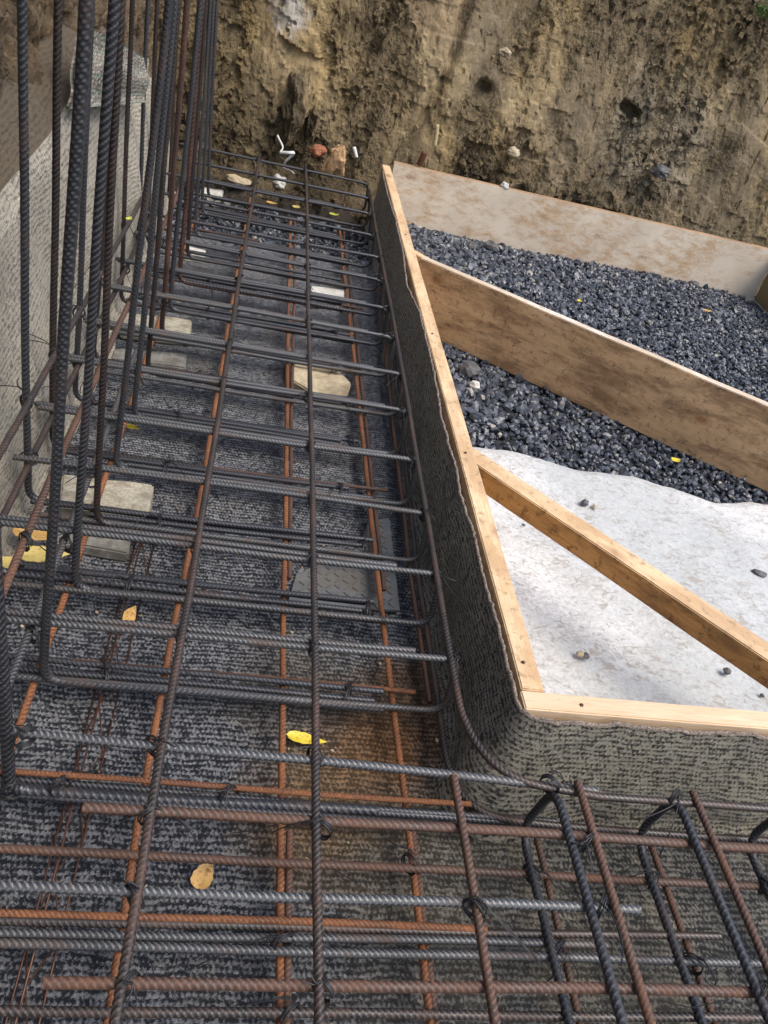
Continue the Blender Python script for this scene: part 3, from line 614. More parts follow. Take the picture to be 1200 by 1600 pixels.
# upright L-bars: base row, pixel where the bar leaves the top of the photo
def upright(bx, y, toppx, d, mat, label, group, xf, ytop=None, base=None, zb=ZB, h=1.75):
    b = np.array((bx, y, zb)); 
    if base is not None: q = at(base[0], base[1], zb); b = np.array((q[0], q[1], zb))
    ty = (y if ytop is None else ytop)
    tp = aty(toppx[0], toppx[1], ty) if toppx else np.array((bx + .01, y, 1.2))
    dv = (tp - b) / (tp[2] - b[2]); tp = b + dv * (h - b[2] + J(-.15, .1))
    o = rebar('upright_bar', [(xf, b[1] + .002, zb - .001), tuple(b + np.array((.002, 0, 0))), tuple(tp)], d, M[mat], rad=.035, wob=.0015)
    return tag(o, label, 'rebar', group)
GA = 'upright starter bars in the near line'; GB = 'upright starter bars in the line against the wall'
upright(-.262, .736, (-8, 900), .018, 'black', 'black bent foot of the upright at the left edge, lowest of the near line', GA, .30)
A = [((132, 0), RY[0], .98, .0150, 'black'), ((176, 0), RY[1], .99, .0148, 'black'), ((187, 0), RY[2], 1., .0138, 'darkbrown'), ((262, 0), RY[3], .99, .0142, 'black'), ((273, 0), RY[4], 1., .015, 'black'),
     ((277, 0), RY[5] + .03, 1., .0145, 'darkbrown'), ((293, 0), RY[6] + .03, 1., .0155, 'darkred'), ((312, 0), RY[7], 1., .0155, 'black'), ((316, 0), RY[8], 1., .015, 'darkred'), ((321, 0), RY[9], 1., .014, 'darkbrown'), ((328, 0), RY[10], 1., .014, 'black'), ((334, 0), RY[11], 1., .014, 'black'), ((339, 0), RY[12], 1., .014, 'black')]
for i, (tp, y, fy, d, m) in enumerate(A):
    xx = -.268
    desc = {'black': 'black', 'darkbrown': 'dark brownish', 'darkred': 'reddish brown'}[m]
    upright(xx, y - .008, tp, d, m, '%s upright bar turned into the %s, near line' % (desc, rowname(i)), GA, J(.28, .36), ytop=y * fy)
Bv = [(None, 1.20, .0155, 'black'), ((35, 0), 1.432, .0155, 'black'), ((91, 0), 1.64, .015, 'darkbrown'), ((143, 0), 1.864, .0145, 'black'), ((189, 0), 2.10, .013, 'darkbrown'), ((207, 0), 2.50, .0135, 'darkbrown'), ((231, 0), 2.80, .0135, 'black'), ((245, 0), 3.05, .015, 'darkbrown'), ((268, 0), 3.3, .0125, 'darkred'), ((280, 0), 3.6, .012, 'darkbrown')]
for i, (tp, y, d, m) in enumerate(Bv):
    upright(-.42, y, tp, d, m, '%s upright bar against the felt wall, %s of the wall line' % ({'black': 'black', 'darkbrown': 'dark brownish', 'darkred': 'reddish brown'}[m], ORD[i]), GB, J(-.05, .15))
# lengthwise bars
def pxbar(name, pts, z, d, mat, label, group=None, ext0=0, ext1=0, rad=.03):
    P = [at(u, v, zz) for (u, v), zz in zip(pts, z if isinstance(z, (list, tuple)) else [z] * len(pts))]
    if ext0: P[0] = P[0] + (P[0] - P[1]) / np.linalg.norm(P[0] - P[1]) * ext0
    if ext1: P[-1] = P[-1] + (P[-1] - P[-2]) / np.linalg.norm(P[-1] - P[-2]) * ext1
    o = rebar(name, [tuple(p) for p in P], d, M[mat], rad=rad); return tag(o, label, 'rebar', group)
GL = 'lengthwise bars along the trench'
pxbar('long_bar', [(405, 245), (300, 905), (180, 1600)], .212, .0135, 'mixed', 'brownish bar lying on top lengthwise, left of the two centre ones', GL, .05, .5, .2)
pxbar('long_bar', [(478, 262), (490, 900), (500, 1600)], .212, .0128, 'mixed', 'brownish bar lying on top lengthwise, right of the two centre ones', GL, .05, .5, .2)
pxbar('long_bar', [(577, 298), (632, 600), (707, 1040), (720, 1112), (740, 1157), (770, 1192), (800, 1212), (832, 1224), (934, 1243), (1200, 1266)], .207, .0128, 'mixed', 'bar along the formwork side that sweeps round the corner to the right, upper level', GL, 0, .6, .2)
pxbar('long_bar', [(590, 440), (641, 900), (671, 1097)], ZB - .012, .0115, 'brown', 'brown lower bar near the right mat, ending before the corner', GL)
pxbar('long_bar', [(607, 480), (652, 900), (700, 1195), (720, 1238), (735, 1256), (760, 1272), (792, 1282), (880, 1292), (1200, 1314)], ZB + .004, .0125, 'mixed', 'lower bar that sweeps round the mat corner to the right', GL, .4, .6, .2)
pxbar('long_bar', [(372, 420), (300, 845), (270, 985), (215, 1300), (168, 1600)], ZB - .013, .0125, 'orange', 'orange rusted lower bar just left of the left centre bar', GL, .9, .5, .3)
pxbar('long_bar', [(378, 420), (312, 840), (290, 925)], ZB - .013, .0105, 'brown', 'brown lower bar paired with the left orange bar, ending early', GL, .9, 0, .3)
pxbar('long_bar', [(451, 480), (443, 930), (438, 1600)], ZB - .013, .0125, 'orange', 'orange rusted lower bar at the left of the middle pair', GL, 1.0, .5, .3)
pxbar('long_bar', [(459, 480), (452, 905)], ZB - .013, .0105, 'brown', 'brown lower bar at the right of the middle pair, ending by the steel plate', GL, 1.0, 0)
pxbar('long_bar', [(452, 1298), (447, 1600)], ZB - .013, .0115, 'brown', 'short brown lower bar beside the middle orange bar in the foreground', GL, 0, .5)
pxbar('long_bar', [(546, 500), (590, 900), (632, 1240), (672, 1600)], ZB - .013, .0125, 'orange', 'orange rusted lower bar under the right half of the cross rows', GL, 1.0, .5, .3)
pxbar('long_bar', [(553, 500), (601, 920)], ZB - .013, .0108, 'brown', 'brown lower bar paired with the right orange bar, ending on the steel plate', GL, 1.0, 0)
pxbar('long_bar', [(645, 1300), (683, 1600)], ZB - .013, .0115, 'brown', 'short brown lower bar beside the right orange bar in the foreground', GL, 0, .5)
def xbar(y0, y1, x, z, d, mat, label, group):
    o = rebar('wall_bar', [(x + J(-.003, .003), y0, z), (x, (y0 + y1) / 2, z + .004), (x + J(-.003, .003), y1, z + J(-.01, .02))], d, M[mat], rad=.3); return tag(o, label, 'rebar', group)
GW = 'bars tied lengthwise to the uprights'
xbar(.3, 2.9, -.402, .315, .0135, 'mixed', 'highest brownish bar tied across the wall line of uprights', GW)
xbar(.3, 3.3, -.402, .18, .0135, 'mixed', 'lower brownish bar tied across the wall line of uprights', GW)
xbar(.3, 3.4, -.285, .37, .0125, 'brown', 'upper reddish bar tied behind the near line of uprights', GW)
xbar(.3, 1.95, -.285, .175, .0125, 'grey', 'grey bar tied low behind the near line of uprights', GW)
xbar(.3, 3.6, -.284, .052, .0135, 'orange', 'orange rusted lower bar at the feet of the near line of uprights', GW)
# near cross bars (foreground)
GN = 'cross bars in the foreground'
def hb(a, b, z, d, mat, label, e0=0, e1=0): pxbar('cross_bar', [a, b], z, d, mat, label, GN, e0, e1)
hb((0, 1140), (934, 1236), ZT + .002, .0132, 'silver', 'bright grey bar over the curved bar, highest silver one of the foreground', .25)
hb((0, 1205), (735, 1256), ZB + .012, .0095, 'orange', 'thin orange bar on the black bundle at the mat corner', .2)
hb((0, 1216), (870, 1285), ZB, .0122, 'black', 'black bar of the foreground bundle, back one', .2)
hb((0, 1226), (1065, 1306), ZB - .004, .0122, 'black', 'black bar of the foreground bundle, middle one', .2)
hb((30, 1242), (800, 1296), ZB - .004, .0122, 'black', 'black bar of the foreground bundle, front one', .0)
hb((130, 1262), (1200, 1325), ZT + .002, .0145, 'brown', 'thick rusty bar with a cut left end, running right under the hooks', 0, .5)
hb((0, 1325), (1200, 1386), ZB + .002, .0132, 'brown', 'dark rusty lower bar behind the oval brown leaf', .2, .3)
hb((0, 1383), (998, 1423), ZT + .002, .0130, 'silver', 'bright silver bar ending between the right hooks', .2)
hb((0, 1428), (760, 1451), ZB + .010, .0112, 'orange', 'orange bar on top of the lower foreground bundle', .2)
hb((0, 1440), (1125, 1463), ZB + .006, .0122, 'mixed', 'brownish bar of the lower foreground bundle, back one', .2)
hb((0, 1457), (948, 1477), ZB + .004, .0122, 'grey', 'grey bar of the lower foreground bundle, middle one', .2)
hb((0, 1473), (1200, 1506), ZB + .004, .0128, 'grey', 'grey bar of the lower foreground bundle, front one', .2, .4)
hb((68, 1534), (1192, 1551), ZT + .002, .0140, 'brown', 'rusty brown bar with both ends cut, low in the foreground', 0, 0)
hb((0, 1580), (1200, 1590), ZB + .002, .0130, 'mixed', 'dark rusty bar at the bottom edge', .2, .4)
# hooks and bars of the side trench
GH = 'hooked bars of the side trench'; GR = 'straight bars of the side trench'
for (x, y, nm) in ((.545, .703, 'left'), (.748, .702, 'middle'), (.958, .702, 'right')):
    pz = ZT + .014
    o = rebar('hooked_bar', [(x + .006, -.3, pz), (x, y - .004, pz), (x - .008, y + .012, ZB + .012), (x + .002, -.3, ZB + .008)], .0142, M['black'], rad=.045)
    tag(o, 'black bar hooked over at its far end, %s hook in the side trench' % nm, 'rebar', GH)
pxbar('straight_bar', [(708, 1213), (775, 1595)], ZT + .015, .0128, 'brown', 'rusty bar rising from the silver bar at the mat corner', GR, 0, .6)
pxbar('straight_bar', [(901, 1223), (1016, 1600)], ZT + .015, .0125, 'brown', 'rusty bar right beside the left hook', GR, 0, .6)
pxbar('straight_bar', [(1083, 1235), (1200, 1512)], ZT + .015, .0125, 'brown', 'rusty bar right beside the middle hook', GR, 0, .6)
pxbar('straight_bar', [(836, 1300), (905, 1600)], ZB - .010, .0115, 'brown', 'rusty lower bar under the left hook', GR, 0, .5)
pxbar('straight_bar', [(1014, 1308), (1118, 1600)], ZB - .010, .0115, 'brown', 'rusty lower bar under the middle hook', GR, 0, .5)
pxbar('straight_bar', [(1166, 1318), (1290, 1600)], ZB - .010, .0115, 'brown', 'rusty lower bar under the right hook', GR, 0, .3)
pxbar('straight_bar', [(904, 1372), (962, 1575)], .012, .006, 'brown', 'thin rusty rod lying on the floor mat of the side trench', GR)

# wire spacer
sp = empty('wire_spacer', (-.165, 1.4, 0)); tag(sp, 'thin rusty welded wire spacer strip standing on the mat at lower left', 'spacer')
def rod(name, Q, r, par, mat, n=6):
    Vv, Ff = tube_arrays(np.array(Q, float) - np.array(par.location), r, n); return link_mesh(name, Vv, Ff, mat, parent=par)
for x, z in ((-.190, .006), (-.150, .006)): rod('base_wire', [(x, .1, z), (x + .002, 1.45, z)], .0016, sp, M['wirerust'])
rod('top_wire', [(-.172, .1, .048), (-.170, 1.45, .048)], .0018, sp, M['wirerust'])
for sx in (-.190, -.150):
    Q = []; y = .1; k = 0
    while y < 1.45: Q.append((sx, y, .0085) if k % 2 == 0 else (-.171, y, .0455)); y += .075; k += 1
    rod('zigzag_wire', Q, .0013, sp, M['wirerust'])

# ------------------------------------------------------------------ tie wires
def tie(p, label, big=1., tails=2, mat='wire', long=.03, group='tie wires on the bar crossings', ang=None):
    p = np.array(p, float); parts = []; a0 = J(.5, 1.1) * random.choice((-1, 1)) if ang is None else ang
    for k in range(3):
        a = a0 + J(-.2, .2); e = np.array((math.cos(a), math.sin(a), 0)); zc = np.array((0, 0, 1.)); sd_ = np.cross(e, zc)
        Q = [p + e * math.cos(t_) * .0125 * big + zc * (math.sin(t_) * .0145 - .004) * (.8 + .2 * big) + sd_ * (k * .0026 + .0008 * t_) for t_ in np.linspace(0, 2 * math.pi, 16)]
        parts.append(tube_arrays(np.array(Q), .0013, 5, cap=False))
    st = p + np.array((J(-.008, .008), J(-.008, .008), .011)); dr = np.array((J(-1, 1), J(-1, .2), J(-.2, .7))); dr /= np.linalg.norm(dr)
    # twist
    u1 = np.cross(dr, (0, 0, 1.)); u1 /= np.linalg.norm(u1) + 1e-9; u2 = np.cross(dr, u1); L = J(.010, .02)
    for ph in (0, math.pi):
        Q = [st + dr * L * s_ + (u1 * math.cos(s_ * 14 + ph) + u2 * math.sin(s_ * 14 + ph)) * .0012 for s_ in np.linspace(0, 1, 22)]
        end = Q[-1]; d2 = dr + np.array((J(-.8, .8), J(-.8, .8), J(-.9, .2))); cu = np.array((J(-1, 1), J(-1, 1), J(-1, .0))); LL = long * J(.4, 1.4)
        for s_ in np.linspace(.1, 1, 9): Q.append(end + d2 * LL * s_ + cu * LL * s_ * s_ * .8)
        Q = np.array(Q); Q[:, 2] = np.maximum(Q[:, 2], .01)
        parts.append(tube_arrays(Q, .0010, 5, cap=False))
    V, F = join(parts); o = link_mesh('tie_wire', V, F, M[mat], origin=p); return tag(o, label, 'tie wire', group)
def xt(P0, P1, y):   # x of a line at y
    k = (y - P0[1]) / (P1[1] - P0[1]); return P0[0] + (P1[0] - P0[0]) * k
L1, L2, L3 = (at(405, 245, .212), at(180, 1600, .212)), (at(478, 262, .212), at(500, 1600, .212)), (at(577, 298, .2), at(707, 1040, .2))
for i, y in enumerate(RY):
    for L, nm in ((L1, 'left centre bar'), (L2, 'right centre bar')):
        if random.random() < .8: tie((xt(L[0], L[1], y), y, .204), 'tie wire where the %s crosses the %s' % (nm, rowname(i)), 1., long=.02)
    tie((RX[i] - .006, y, .2), 'tie wire at the bent right end of the %s' % rowname(i), 1.05, long=J(.02, .05))
    if i < 9:
        tie((J(.24, .32), y + .022, ZB + .003), 'wire binding the right part of the lower bundle, %s' % rowname(i), 2.3, long=.04, ang=math.pi / 2 + J(-.2, .2))
        tie((J(-.2, -.14), y + .018, ZB + .003), 'wire binding the left part of the lower bundle, %s' % rowname(i), 2.2, long=.05, ang=math.pi / 2 + J(-.2, .2))
        tie((-.277, y - .004, .18), 'tie wire on the near upright of the %s' % rowname(i), 1.2, long=.03)
        if i % 2 == 0: tie((-.28, y, .372), 'upper tie wire on the near upright of the %s' % rowname(i), 1.1, long=.03)
for i in range(1, 7):
    y = Bv[i][1]
    tie((-.408, y, .316), 'upper tie wire on the %s upright of the wall line' % ORD[i], 1.1, long=.05)
    tie((-.408, y, .182), 'lower tie wire on the %s upright of the wall line' % ORD[i], 1.1, long=.05)
for (u, v, z, lb, lg) in [(245, 1160, .206, 'tie wire on the highest silver bar at the left centre bar', .02), (497, 1178, .206, 'tie wire on the highest silver bar at the right centre bar', .02), (232, 1266, .206, 'looped tie wire near the cut end of the thick rusty bar', .05),
        (505, 1288, .206, 'tie wire on the thick rusty bar at the right centre bar', .05), (214, 1392, .206, 'tie wire on the lower silver bar at the left centre bar', .02), (745, 1413, .215, 'tie wire on the lower silver bar at the rusty corner bar', .05), (195, 1532, .206, 'tie wire near the left end of the lowest rusty bar', .02),
        (510, 1536, .206, 'curled tie wire on the lowest rusty bar', .02), (915, 1310, .215, 'tie wire where the left hook meets the thick rusty bar', .05), (935, 1410, .215, 'tie wire on the end of the silver bar at the left hook', .05),
        (645, 1345, .07, 'tie wire on the right orange bar in the foreground', .05), (835, 1360, .075, 'tie wire under the left hook', .07), (1020, 1372, .075, 'tie wire under the middle hook', .07), (1190, 1378, .075, 'tie wire under the right hook', .07),
        (862, 1220, .214, 'tie wire on the bend of the left hook', .03), (1050, 1240, .214, 'tie wire on the bend of the middle hook', .06), (1190, 1545, .215, 'tie wire at the right cut end of the lowest rusty bar', .05), (450, 1575, .07, 'tie wire at the foot of the middle orange bar', .02), (870, 1478, .075, 'tie wire on the lower foreground bundle at the left hook', .08),
        (440, 1465, .08, 'tangled tie wire on the lower foreground bundle', .06), (90, 1222, .08, 'looped tie wire on the foreground bundle at left', .04), (355, 1235, .08, 'tie wire on the foreground bundle at its middle', .05), (15, 1228, .08, 'tie wire at the left edge on the bent foot', .04), (1085, 1500, .075, 'wire knot on the lower leg of the middle hook', .04), (36, 1145, .206, 'tie wire on the highest silver bar by the left edge', .04)]:
    tie(at(u, v, z), lb, 1.25, long=lg)
def loose(pts, z, lab):
    P = [at(u, v, zz) for (u, v), zz in zip(pts, z)]; Q, _ = resample(fillet(P, .05, 8), .004)
    V, F = tube_arrays(Q, .0008, 5, cap=False); o = link_mesh('loose_wire', V, F, M['wire'], origin=P[0]); tag(o, lab, 'wire', 'loose ends of wire')
loose([(318, 888), (318, 905), (326, 922)], (.02, .02, .018), 'short black wire lying on the mat right of the left centre bar')
loose([(280, 1020), (290, 1050), (310, 1060), (335, 1068)], (.08, .1, .11, .09), 'thin wire curling beside the left centre bar above the bundle')
loose([(360, 1302), (395, 1298), (440, 1286)], (.02, .03, .05), 'two-legged black wire on the mat above the oval leaf')
loose([(455, 1310), (475, 1335), (490, 1345)], (.03, .02, .02), 'black wire on the mat beside the right centre bar')
loose([(525, 1360), (550, 1375), (572, 1380)], (.02, .02, .02), 'short black wire on the mat right of the right centre bar')
loose([(475, 1105), (500, 1125), (540, 1128)], (.05, .03, .02), 'thin wire under the nearest bundle')
loose([(1030, 1563), (1080, 1575), (1140, 1562)], (.09, .1, .12), 'long black wire between the middle hook and the lowest rusty bar')
loose([(700, 1525), (730, 1565), (710, 1595)], (.05, .03, .02), 'thin bent wire on the mat at the bottom')
loose([(915, 1255), (950, 1280), (985, 1295)], (.18, .12, .1), 'black wire sagging from the left hook')
loose([(640, 1075), (625, 1080), (612, 1090)], (.1, .1, .09), 'thin pale wire above the end of the nearest bundle')
loose([(858, 1120), (835, 1145), (822, 1160)], (.22, .18, .14), 'black wire stuck to the mat below the frame corner')
loose([(560, 668), (600, 672), (632, 660)], (.12, .13, .15), 'thin shiny wire across the cross rows on the right')

# ------------------------------------------------------------------ blocks, plate, leaves, litter
def block(name, corners, z0, z1, mat, label, cat, group=None, bev=.004, seed=0):
    bm = bmesh.new(); P = [at(u, v, z1) for u, v in corners]; c = sum(P) / len(P)
    lo = [bm.verts.new((p[0] - c[0], p[1] - c[1], 0)) for p in P]; hi = [bm.verts.new((p[0] - c[0], p[1] - c[1], z1 - z0 + .002 * J(-1, 1))) for p in P]
    n = len(P); bm.faces.new(hi); bm.faces.new(lo[::-1])
    for k in range(n): bm.faces.new((lo[k], lo[(k + 1) % n], hi[(k + 1) % n], hi[k]))
    bmesh.ops.recalc_face_normals(bm, faces=bm.faces); bmesh.ops.bevel(bm, geom=bm.edges[:], offset=bev, segments=2, affect='EDGES')
    bmesh.ops.triangulate(bm, faces=bm.faces)
    bmesh.ops.subdivide_edges(bm, edges=[e for e in bm.edges if e.calc_length() > .02], cuts=3)
    for v in bm.verts:
        q = v.co * 30 + Vector((seed * 5, 0, 0)); v.co += Vector((mnoise.noise(q), mnoise.noise(q + Vector((9, 0, 0))), mnoise.noise(q + Vector((0, 9, 0))))) * .0038
    me = bpy.data.meshes.new(name); bm.to_mesh(me); bm.free(); me.materials.append(mat)
    o = bpy.data.objects.new(name, me); S.collection.objects.link(o); o.location = (c[0], c[1], z0); return tag(o, label, cat, group)
GP = 'blocks holding up the lower bars'
block('concrete_block', [(195, 487), (300, 497), (297, 524), (188, 512)], .008, .046, M['paver'], 'pale tan concrete block under the lower bars behind the uprights', 'block', GP, seed=1)
block('concrete_block', [(178, 545), (292, 552), (290, 575), (172, 560)], .004, .02, M['paver_grey'], 'dull grey flat block in front of the far tan block', 'block', GP, seed=6)
block('concrete_block', [(97, 742), (241, 757), (230, 808), (92, 790)], .008, .046, M['paver'], 'square tan concrete block beside the left orange bar', 'block', GP, seed=2)
block('concrete_block', [(85, 815), (208, 825), (200, 865), (80, 845)], .004, .03, M['paver_grey'], 'wet grey block in front of the square tan one', 'block', GP, seed=3)
block('stone_block', [(486, 446), (540, 452), (538, 468), (485, 464)], .008, .05, M['stone_white'], 'small whitish stone under the eighth cross row', 'block', GP, seed=4)
block('stone_block', [(452, 548), (535, 583), (549, 598), (540, 622), (490, 615), (454, 592)], .006, .05, M['stone'], 'wedge shaped sandy stone beside the middle bars', 'block', GP, seed=5)
block('stone_block', [(290, 382), (322, 390), (318, 402), (288, 398)], .004, .03, M['stone_white'], 'thin whitish stone at the feet of the far uprights', 'block', GP, seed=7)
block('stone_block', [(315, 291), (350, 297), (346, 307), (314, 303)], .0, .03, M['stone_white'], 'farthest whitish stone near the soil bank', 'block', GP, seed=8)
# checker plate
cp = [(.348, 1.585), (.402, 1.60), (.398, 1.268), (.150, 1.250), (.168, 1.35), (.318, 1.47)]
bm = bmesh.new(); z1 = .016; c0 = np.array((.28, 1.4))
lo = [bm.verts.new((x - c0[0], y - c0[1], -.006)) for x, y in cp]; hi = [bm.verts.new((x - c0[0], y - c0[1], 0)) for x, y in cp]
bm.faces.new(hi); bm.faces.new(lo[::-1])
for k in range(6): bm.faces.new((lo[k], lo[(k + 1) % 6], hi[(k + 1) % 6], hi[k]))
def inside(x, y):
    c = False; n = len(cp); j = n - 1
    for i in range(n):
        if (cp[i][1] > y) != (cp[j][1] > y) and x < (cp[j][0] - cp[i][0]) * (y - cp[i][1]) / (cp[j][1] - cp[i][1]) + cp[i][0]: c = not c
        j = i
    return c
for i in range(-20, 24):
    for j in range(-20, 24):
        x, y = .28 + i * .020, 1.42 + j * .020; 
        if not all(inside(x + a, y + b) for a, b in ((.009, 0), (-.009, 0), (0, .009), (0, -.009))): continue
        an = .785 if (i + j) % 2 else -.785; an += .1; ca, sa = math.cos(an), math.sin(an); ring = []; up_ = []
        for k in range(10):
            th = k * .6283; a, b = .0098 * math.cos(th), .0030 * math.sin(th)
            ring.append(bm.verts.new((x - c0[0] + a * ca - b * sa, y - c0[1] + a * sa + b * ca, -.0002))); a *= .75; b *= .5
            up_.append(bm.verts.new((x - c0[0] + a * ca - b * sa, y - c0[1] + a * sa + b * ca, .0030)))
        for k in range(10): bm.faces.new((ring[k], ring[(k + 1) % 10], up_[(k + 1) % 10], up_[k]))
        bm.faces.new(up_)
bmesh.ops.recalc_face_normals(bm, faces=bm.faces)
me = bpy.data.meshes.new('checker_plate'); bm.to_mesh(me); bm.free(); me.materials.append(M['plate']); o = bpy.data.objects.new('checker_plate', me); S.collection.objects.link(o); o.location = (c0[0], c0[1], z1)
tag(o, 'dull grey steel checker plate lying on the mat under the bars', 'plate')
def leaf(u, v, z, L, W, rot, mat, label, curl=.3, y=None, tilt=(0, 0)):
    p = at(u, v, z) if y is None else aty(u, v, y); n, m = 16, 8; V = []
    for i in range(n + 1):
        s_ = i / n; wdt = W * (math.sin(math.pi * min(1, s_ * 1.02) ** .8) ** .8) * (1 - .25 * s_) + .0006
        if s_ < .12: wdt = .0012
        for j in range(m + 1):
            q = (j / m - .5) * 2; V.append((s_ * L - L / 2, q * wdt / 2 * (1 + .06 * math.sin(s_ * 30)), curl * L * ((s_ - .5) ** 2) * .8 + curl * abs(q) * wdt * .35 + .0015 * mnoise.noise(Vector((s_ * 5, q * 3, u)))))
    V = np.array(V); F = grid(m + 1, n + 1); nV = len(V); V2 = V - np.array((0, 0, .0006))
    o = link_mesh('leaf', np.vstack([V, V2]), np.vstack([F, F[:, ::-1] + nV]), mat); o.location = tuple(map(float, p)); o.rotation_euler = (tilt[0], tilt[1], rot)
    return tag(o, label, 'leaf', 'fallen leaves')
leaf(477, 1155, .022, .078, .026, -.15, M['leaf_yellow'], 'bright yellow narrow leaf on the rust stained mat')
leaf(318, 1368, .024, .055, .034, 1.25, M['leaf_brown'], 'oval tan leaf on the mat in the foreground', .35)
leaf(207, 668, .03, .040, .022, -.3, M['leaf_yellow'], 'small yellow leaf under the bars behind the near uprights')
leaf(202, 962, .03, .055, .028, 1.35, M['leaf_brown'], 'brown yellow leaf standing against the second near bundle', .4, tilt=(.5, 0))
leaf(66, 868, .045, .105, .055, .15, M['leaf_pale'], 'large pale yellow leaf at the foot of the felt wall', .25)
leaf(52, 835, .06, .095, .055, -.3, M['leaf_brown'], 'large brown leaf behind the pale one at the foot of the felt wall', .3)
leaf(14, 880, .04, .055, .045, .8, M['leaf_pale'], 'pale torn leaf at the left edge below the felt wall', .25)
leaf(1056, 720, .024, .040, .030, .4, M['leaf_yellow'], 'yellow leaf scrap on the gravel below the brown plank', .5)
leaf(1104, 486, .028, .055, .035, .2, M['leaf_brown'], 'orange brown leaf on the gravel between the two planks', .4)
leaf(905, 470, .026, .035, .025, 1., M['leaf_yellow'], 'tiny yellow leaf on the gravel between the two planks')
leaf(522, 336, .03, .055, .04, .4, M['leaf_green'], 'yellow green leaf at the far end of the trench', .4)
leaf(463, 324, .03, .055, .04, 1.2, M['leaf_pale'], 'pale leaf right of the left centre bar at the far end', .4)
leaf(424, 318, .03, .055, .04, .2, M['leaf_brown'], 'tan leaf between the centre bars at the far end', .4)
leaf(521, 312, .03, .05, .035, 1.4, M['leaf_brown'], 'orange brown leaf at the toe of the soil bank', .4)
leaf(202, 342, .5, .028, .015, 1.4, M['leaf_green'], 'small yellow green leaf caught on the wall mat', .4, y=None)
lump('wood_chunk', 524, 254, 0, .062, M['woodchunk'], 'split orange brown piece of wood stuck in the soil bank', 'wood chunk', sq=(.8, .45, 1.15), seed=2, y=4.16, sub=3, rough=.7)
lump('brick_bit', 497, 236, 0, .04, M['redstone'], 'reddish brick bit in the soil left of the wood piece', 'brick bit', seed=3, y=4.22)
lump('stone', 437, 283, .05, .06, M['stone_white'], 'pale stone in the mud by the white strap', 'stone', seed=6, sq=(1, .7, .5))
lump('stone', 372, 284, .03, .055, M['stone'], 'buried tan stone in the mud at the far end', 'stone', seed=7, sq=(1.3, .8, .5))
lump('clay_lump', 458, 170, 0, .12, M['soil'], 'large cracked clay lump bulging from the soil bank', 'clay lump', seed=4, sq=(.75, .45, 1.25), y=4.29, sub=4, rough=.6)
lump('clay_lump', 488, 195, 0, .07, M['soil'], 'narrow clay lump right of the large one', 'clay lump', seed=9, sq=(.45, .4, 1.3), y=4.27, sub=4, rough=.6)
lump('stone', 1032, 268, 0, .045, M['pebble'], 'grey stone set in the soil above the whitish plank', 'stone', seed=5, y=4.33)
lump('stone', 789, 290, 0, .022, M['stone_white'], 'small white stone on the back of the whitish plank', 'stone', seed=6, y=4.20)
lump('stone', 802, 238, 0, .035, M['stone'], 'tan stone in the soil above the left part of the plank', 'stone', seed=12, y=4.30)
lump('stone', 790, 83, 0, .03, M['stone'], 'light stone in the hole high on the soil bank', 'stone', seed=14, y=4.34)
def ribbon(name, pts, y, w_, th, mat, label, cat):
    P = [aty(u, v, y if not isinstance(y, (list, tuple)) else y[i]) for i, (u, v) in enumerate(pts)]; Q, s_ = resample(fillet(P, .05, 8), .006); T, Nn, B = frames(Q); 
    R = np.empty((len(Q), 8)); th_ = np.arange(8) * math.pi / 4
    R[:] = 1 / np.sqrt((np.cos(th_) / w_) ** 2 + (np.sin(th_) / th) ** 2); V, F = tube_arrays(Q, w_, 8, True, R); o = link_mesh(name, V, F, mat, origin=P[0]); return tag(o, label, cat)
ribbon('plastic_strap', [(433, 212), (443, 232), (436, 238), (452, 239), (462, 238), (446, 252), (441, 262), (456, 268), (459, 271)], [4.14, 4.1, 4.08, 4.04, 4.05, 4.08, 4.1, 4.05, 4.04], .008, .003, M['whiteplastic'], 'curly white plastic strap sticking out of the soil at the far end', 'strap')
ribbon('plastic_scrap', [(553, 230), (557, 246)], 4.17, .009, .006, M['whiteplastic'], 'short white plastic scrap in the soil right of the wood piece', 'scrap')
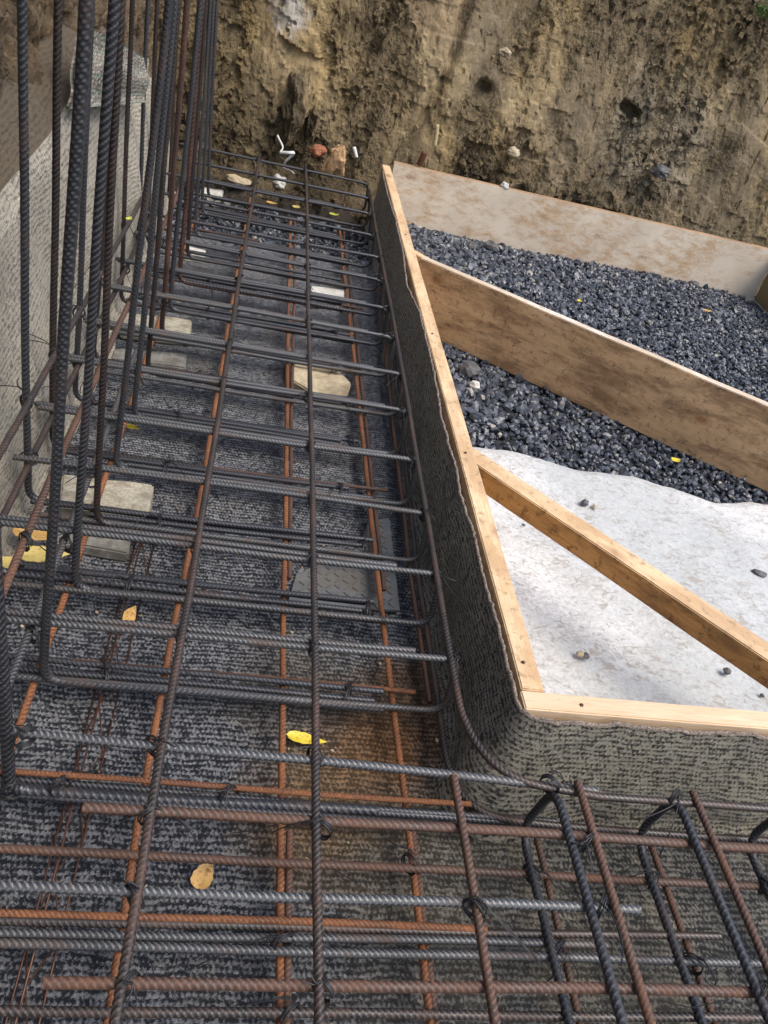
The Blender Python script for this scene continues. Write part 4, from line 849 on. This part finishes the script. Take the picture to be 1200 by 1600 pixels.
ribbon('wood_stake', [(664, 238), (655, 258)], [4.22, 4.24], .016, .008, M['orange'], 'pointed orange stake tip behind the left end of the whitish plank', 'stake')
ribbon('dry_stem', [(683, 195), (682, 210), (679, 228)], 4.22, .010, .008, M['root'], 'pale dry stem hanging on the soil above the plank', 'stem')
# clods and fine stones on the soil and trench bottom
N = 1500; xx = RNG.uniform(-.9, 3.0, N); zz = RNG.uniform(-.02, 1.5, N); C = np.stack([xx, 4.30 + .10 * zz + .05 * zz * zz - .03 * RNG.random(N) + .03, zz], 1)
V, F = stones(C, .004 + .010 * RNG.random(N) ** 3, 1.); o = link_mesh('soil_crumbs', V, F, M['soil'], smooth=False); tag(o, 'crumbs of brown clay sticking to the steep soil bank', 'soil', kind='stuff')
N = 1500; C = np.stack([RNG.uniform(-.42, .5, N), 3.95 - .55 * RNG.random(N) ** .7, RNG.uniform(-.005, .012, N)], 1)
V, F = stones(C, .006 + .009 * RNG.random(N)); o = link_mesh('loose_gravel', V, F, M['gravel'], smooth=False); tag(o, 'dark stone chips scattered at the far end of the trench floor', 'gravel', kind='stuff')
N = 900; C = np.stack([RNG.uniform(-.42, .48, N), RNG.uniform(-.2, 3.5, N), np.full(N, .009)], 1)
V, F = stones(C, .0012 + .003 * RNG.random(N) ** 3); o = link_mesh('crumbs', V, F, M['soil_crumb'] if 'soil_crumb' in M else M['stone'], smooth=False); tag(o, 'tiny crumbs of earth and stone strewn over the floor mat', 'crumbs', kind='stuff')
# a tuft of grass at the top of the bank
parts = []
for k in range(60):
    b = aty(1190 + J(-14, 30), 22 + J(-6, 10), 4.42); b = b + np.array((0, J(-.03, .03), 0)); dx = J(-.05, .05)
    Q = np.array([b + np.array((dx * s_ * s_, -.05 * s_ * s_, .09 * s_ * (1.3 - s_) )) for s_ in np.linspace(0, 1, 6)]); parts.append(tube_arrays(Q, .0016, 4, False))
V, F = join(parts); o = link_mesh('grass_tuft', V, F, M['grass'], origin=V.mean(0)); tag(o, 'small green grass tuft at the top right of the soil bank', 'grass tuft')
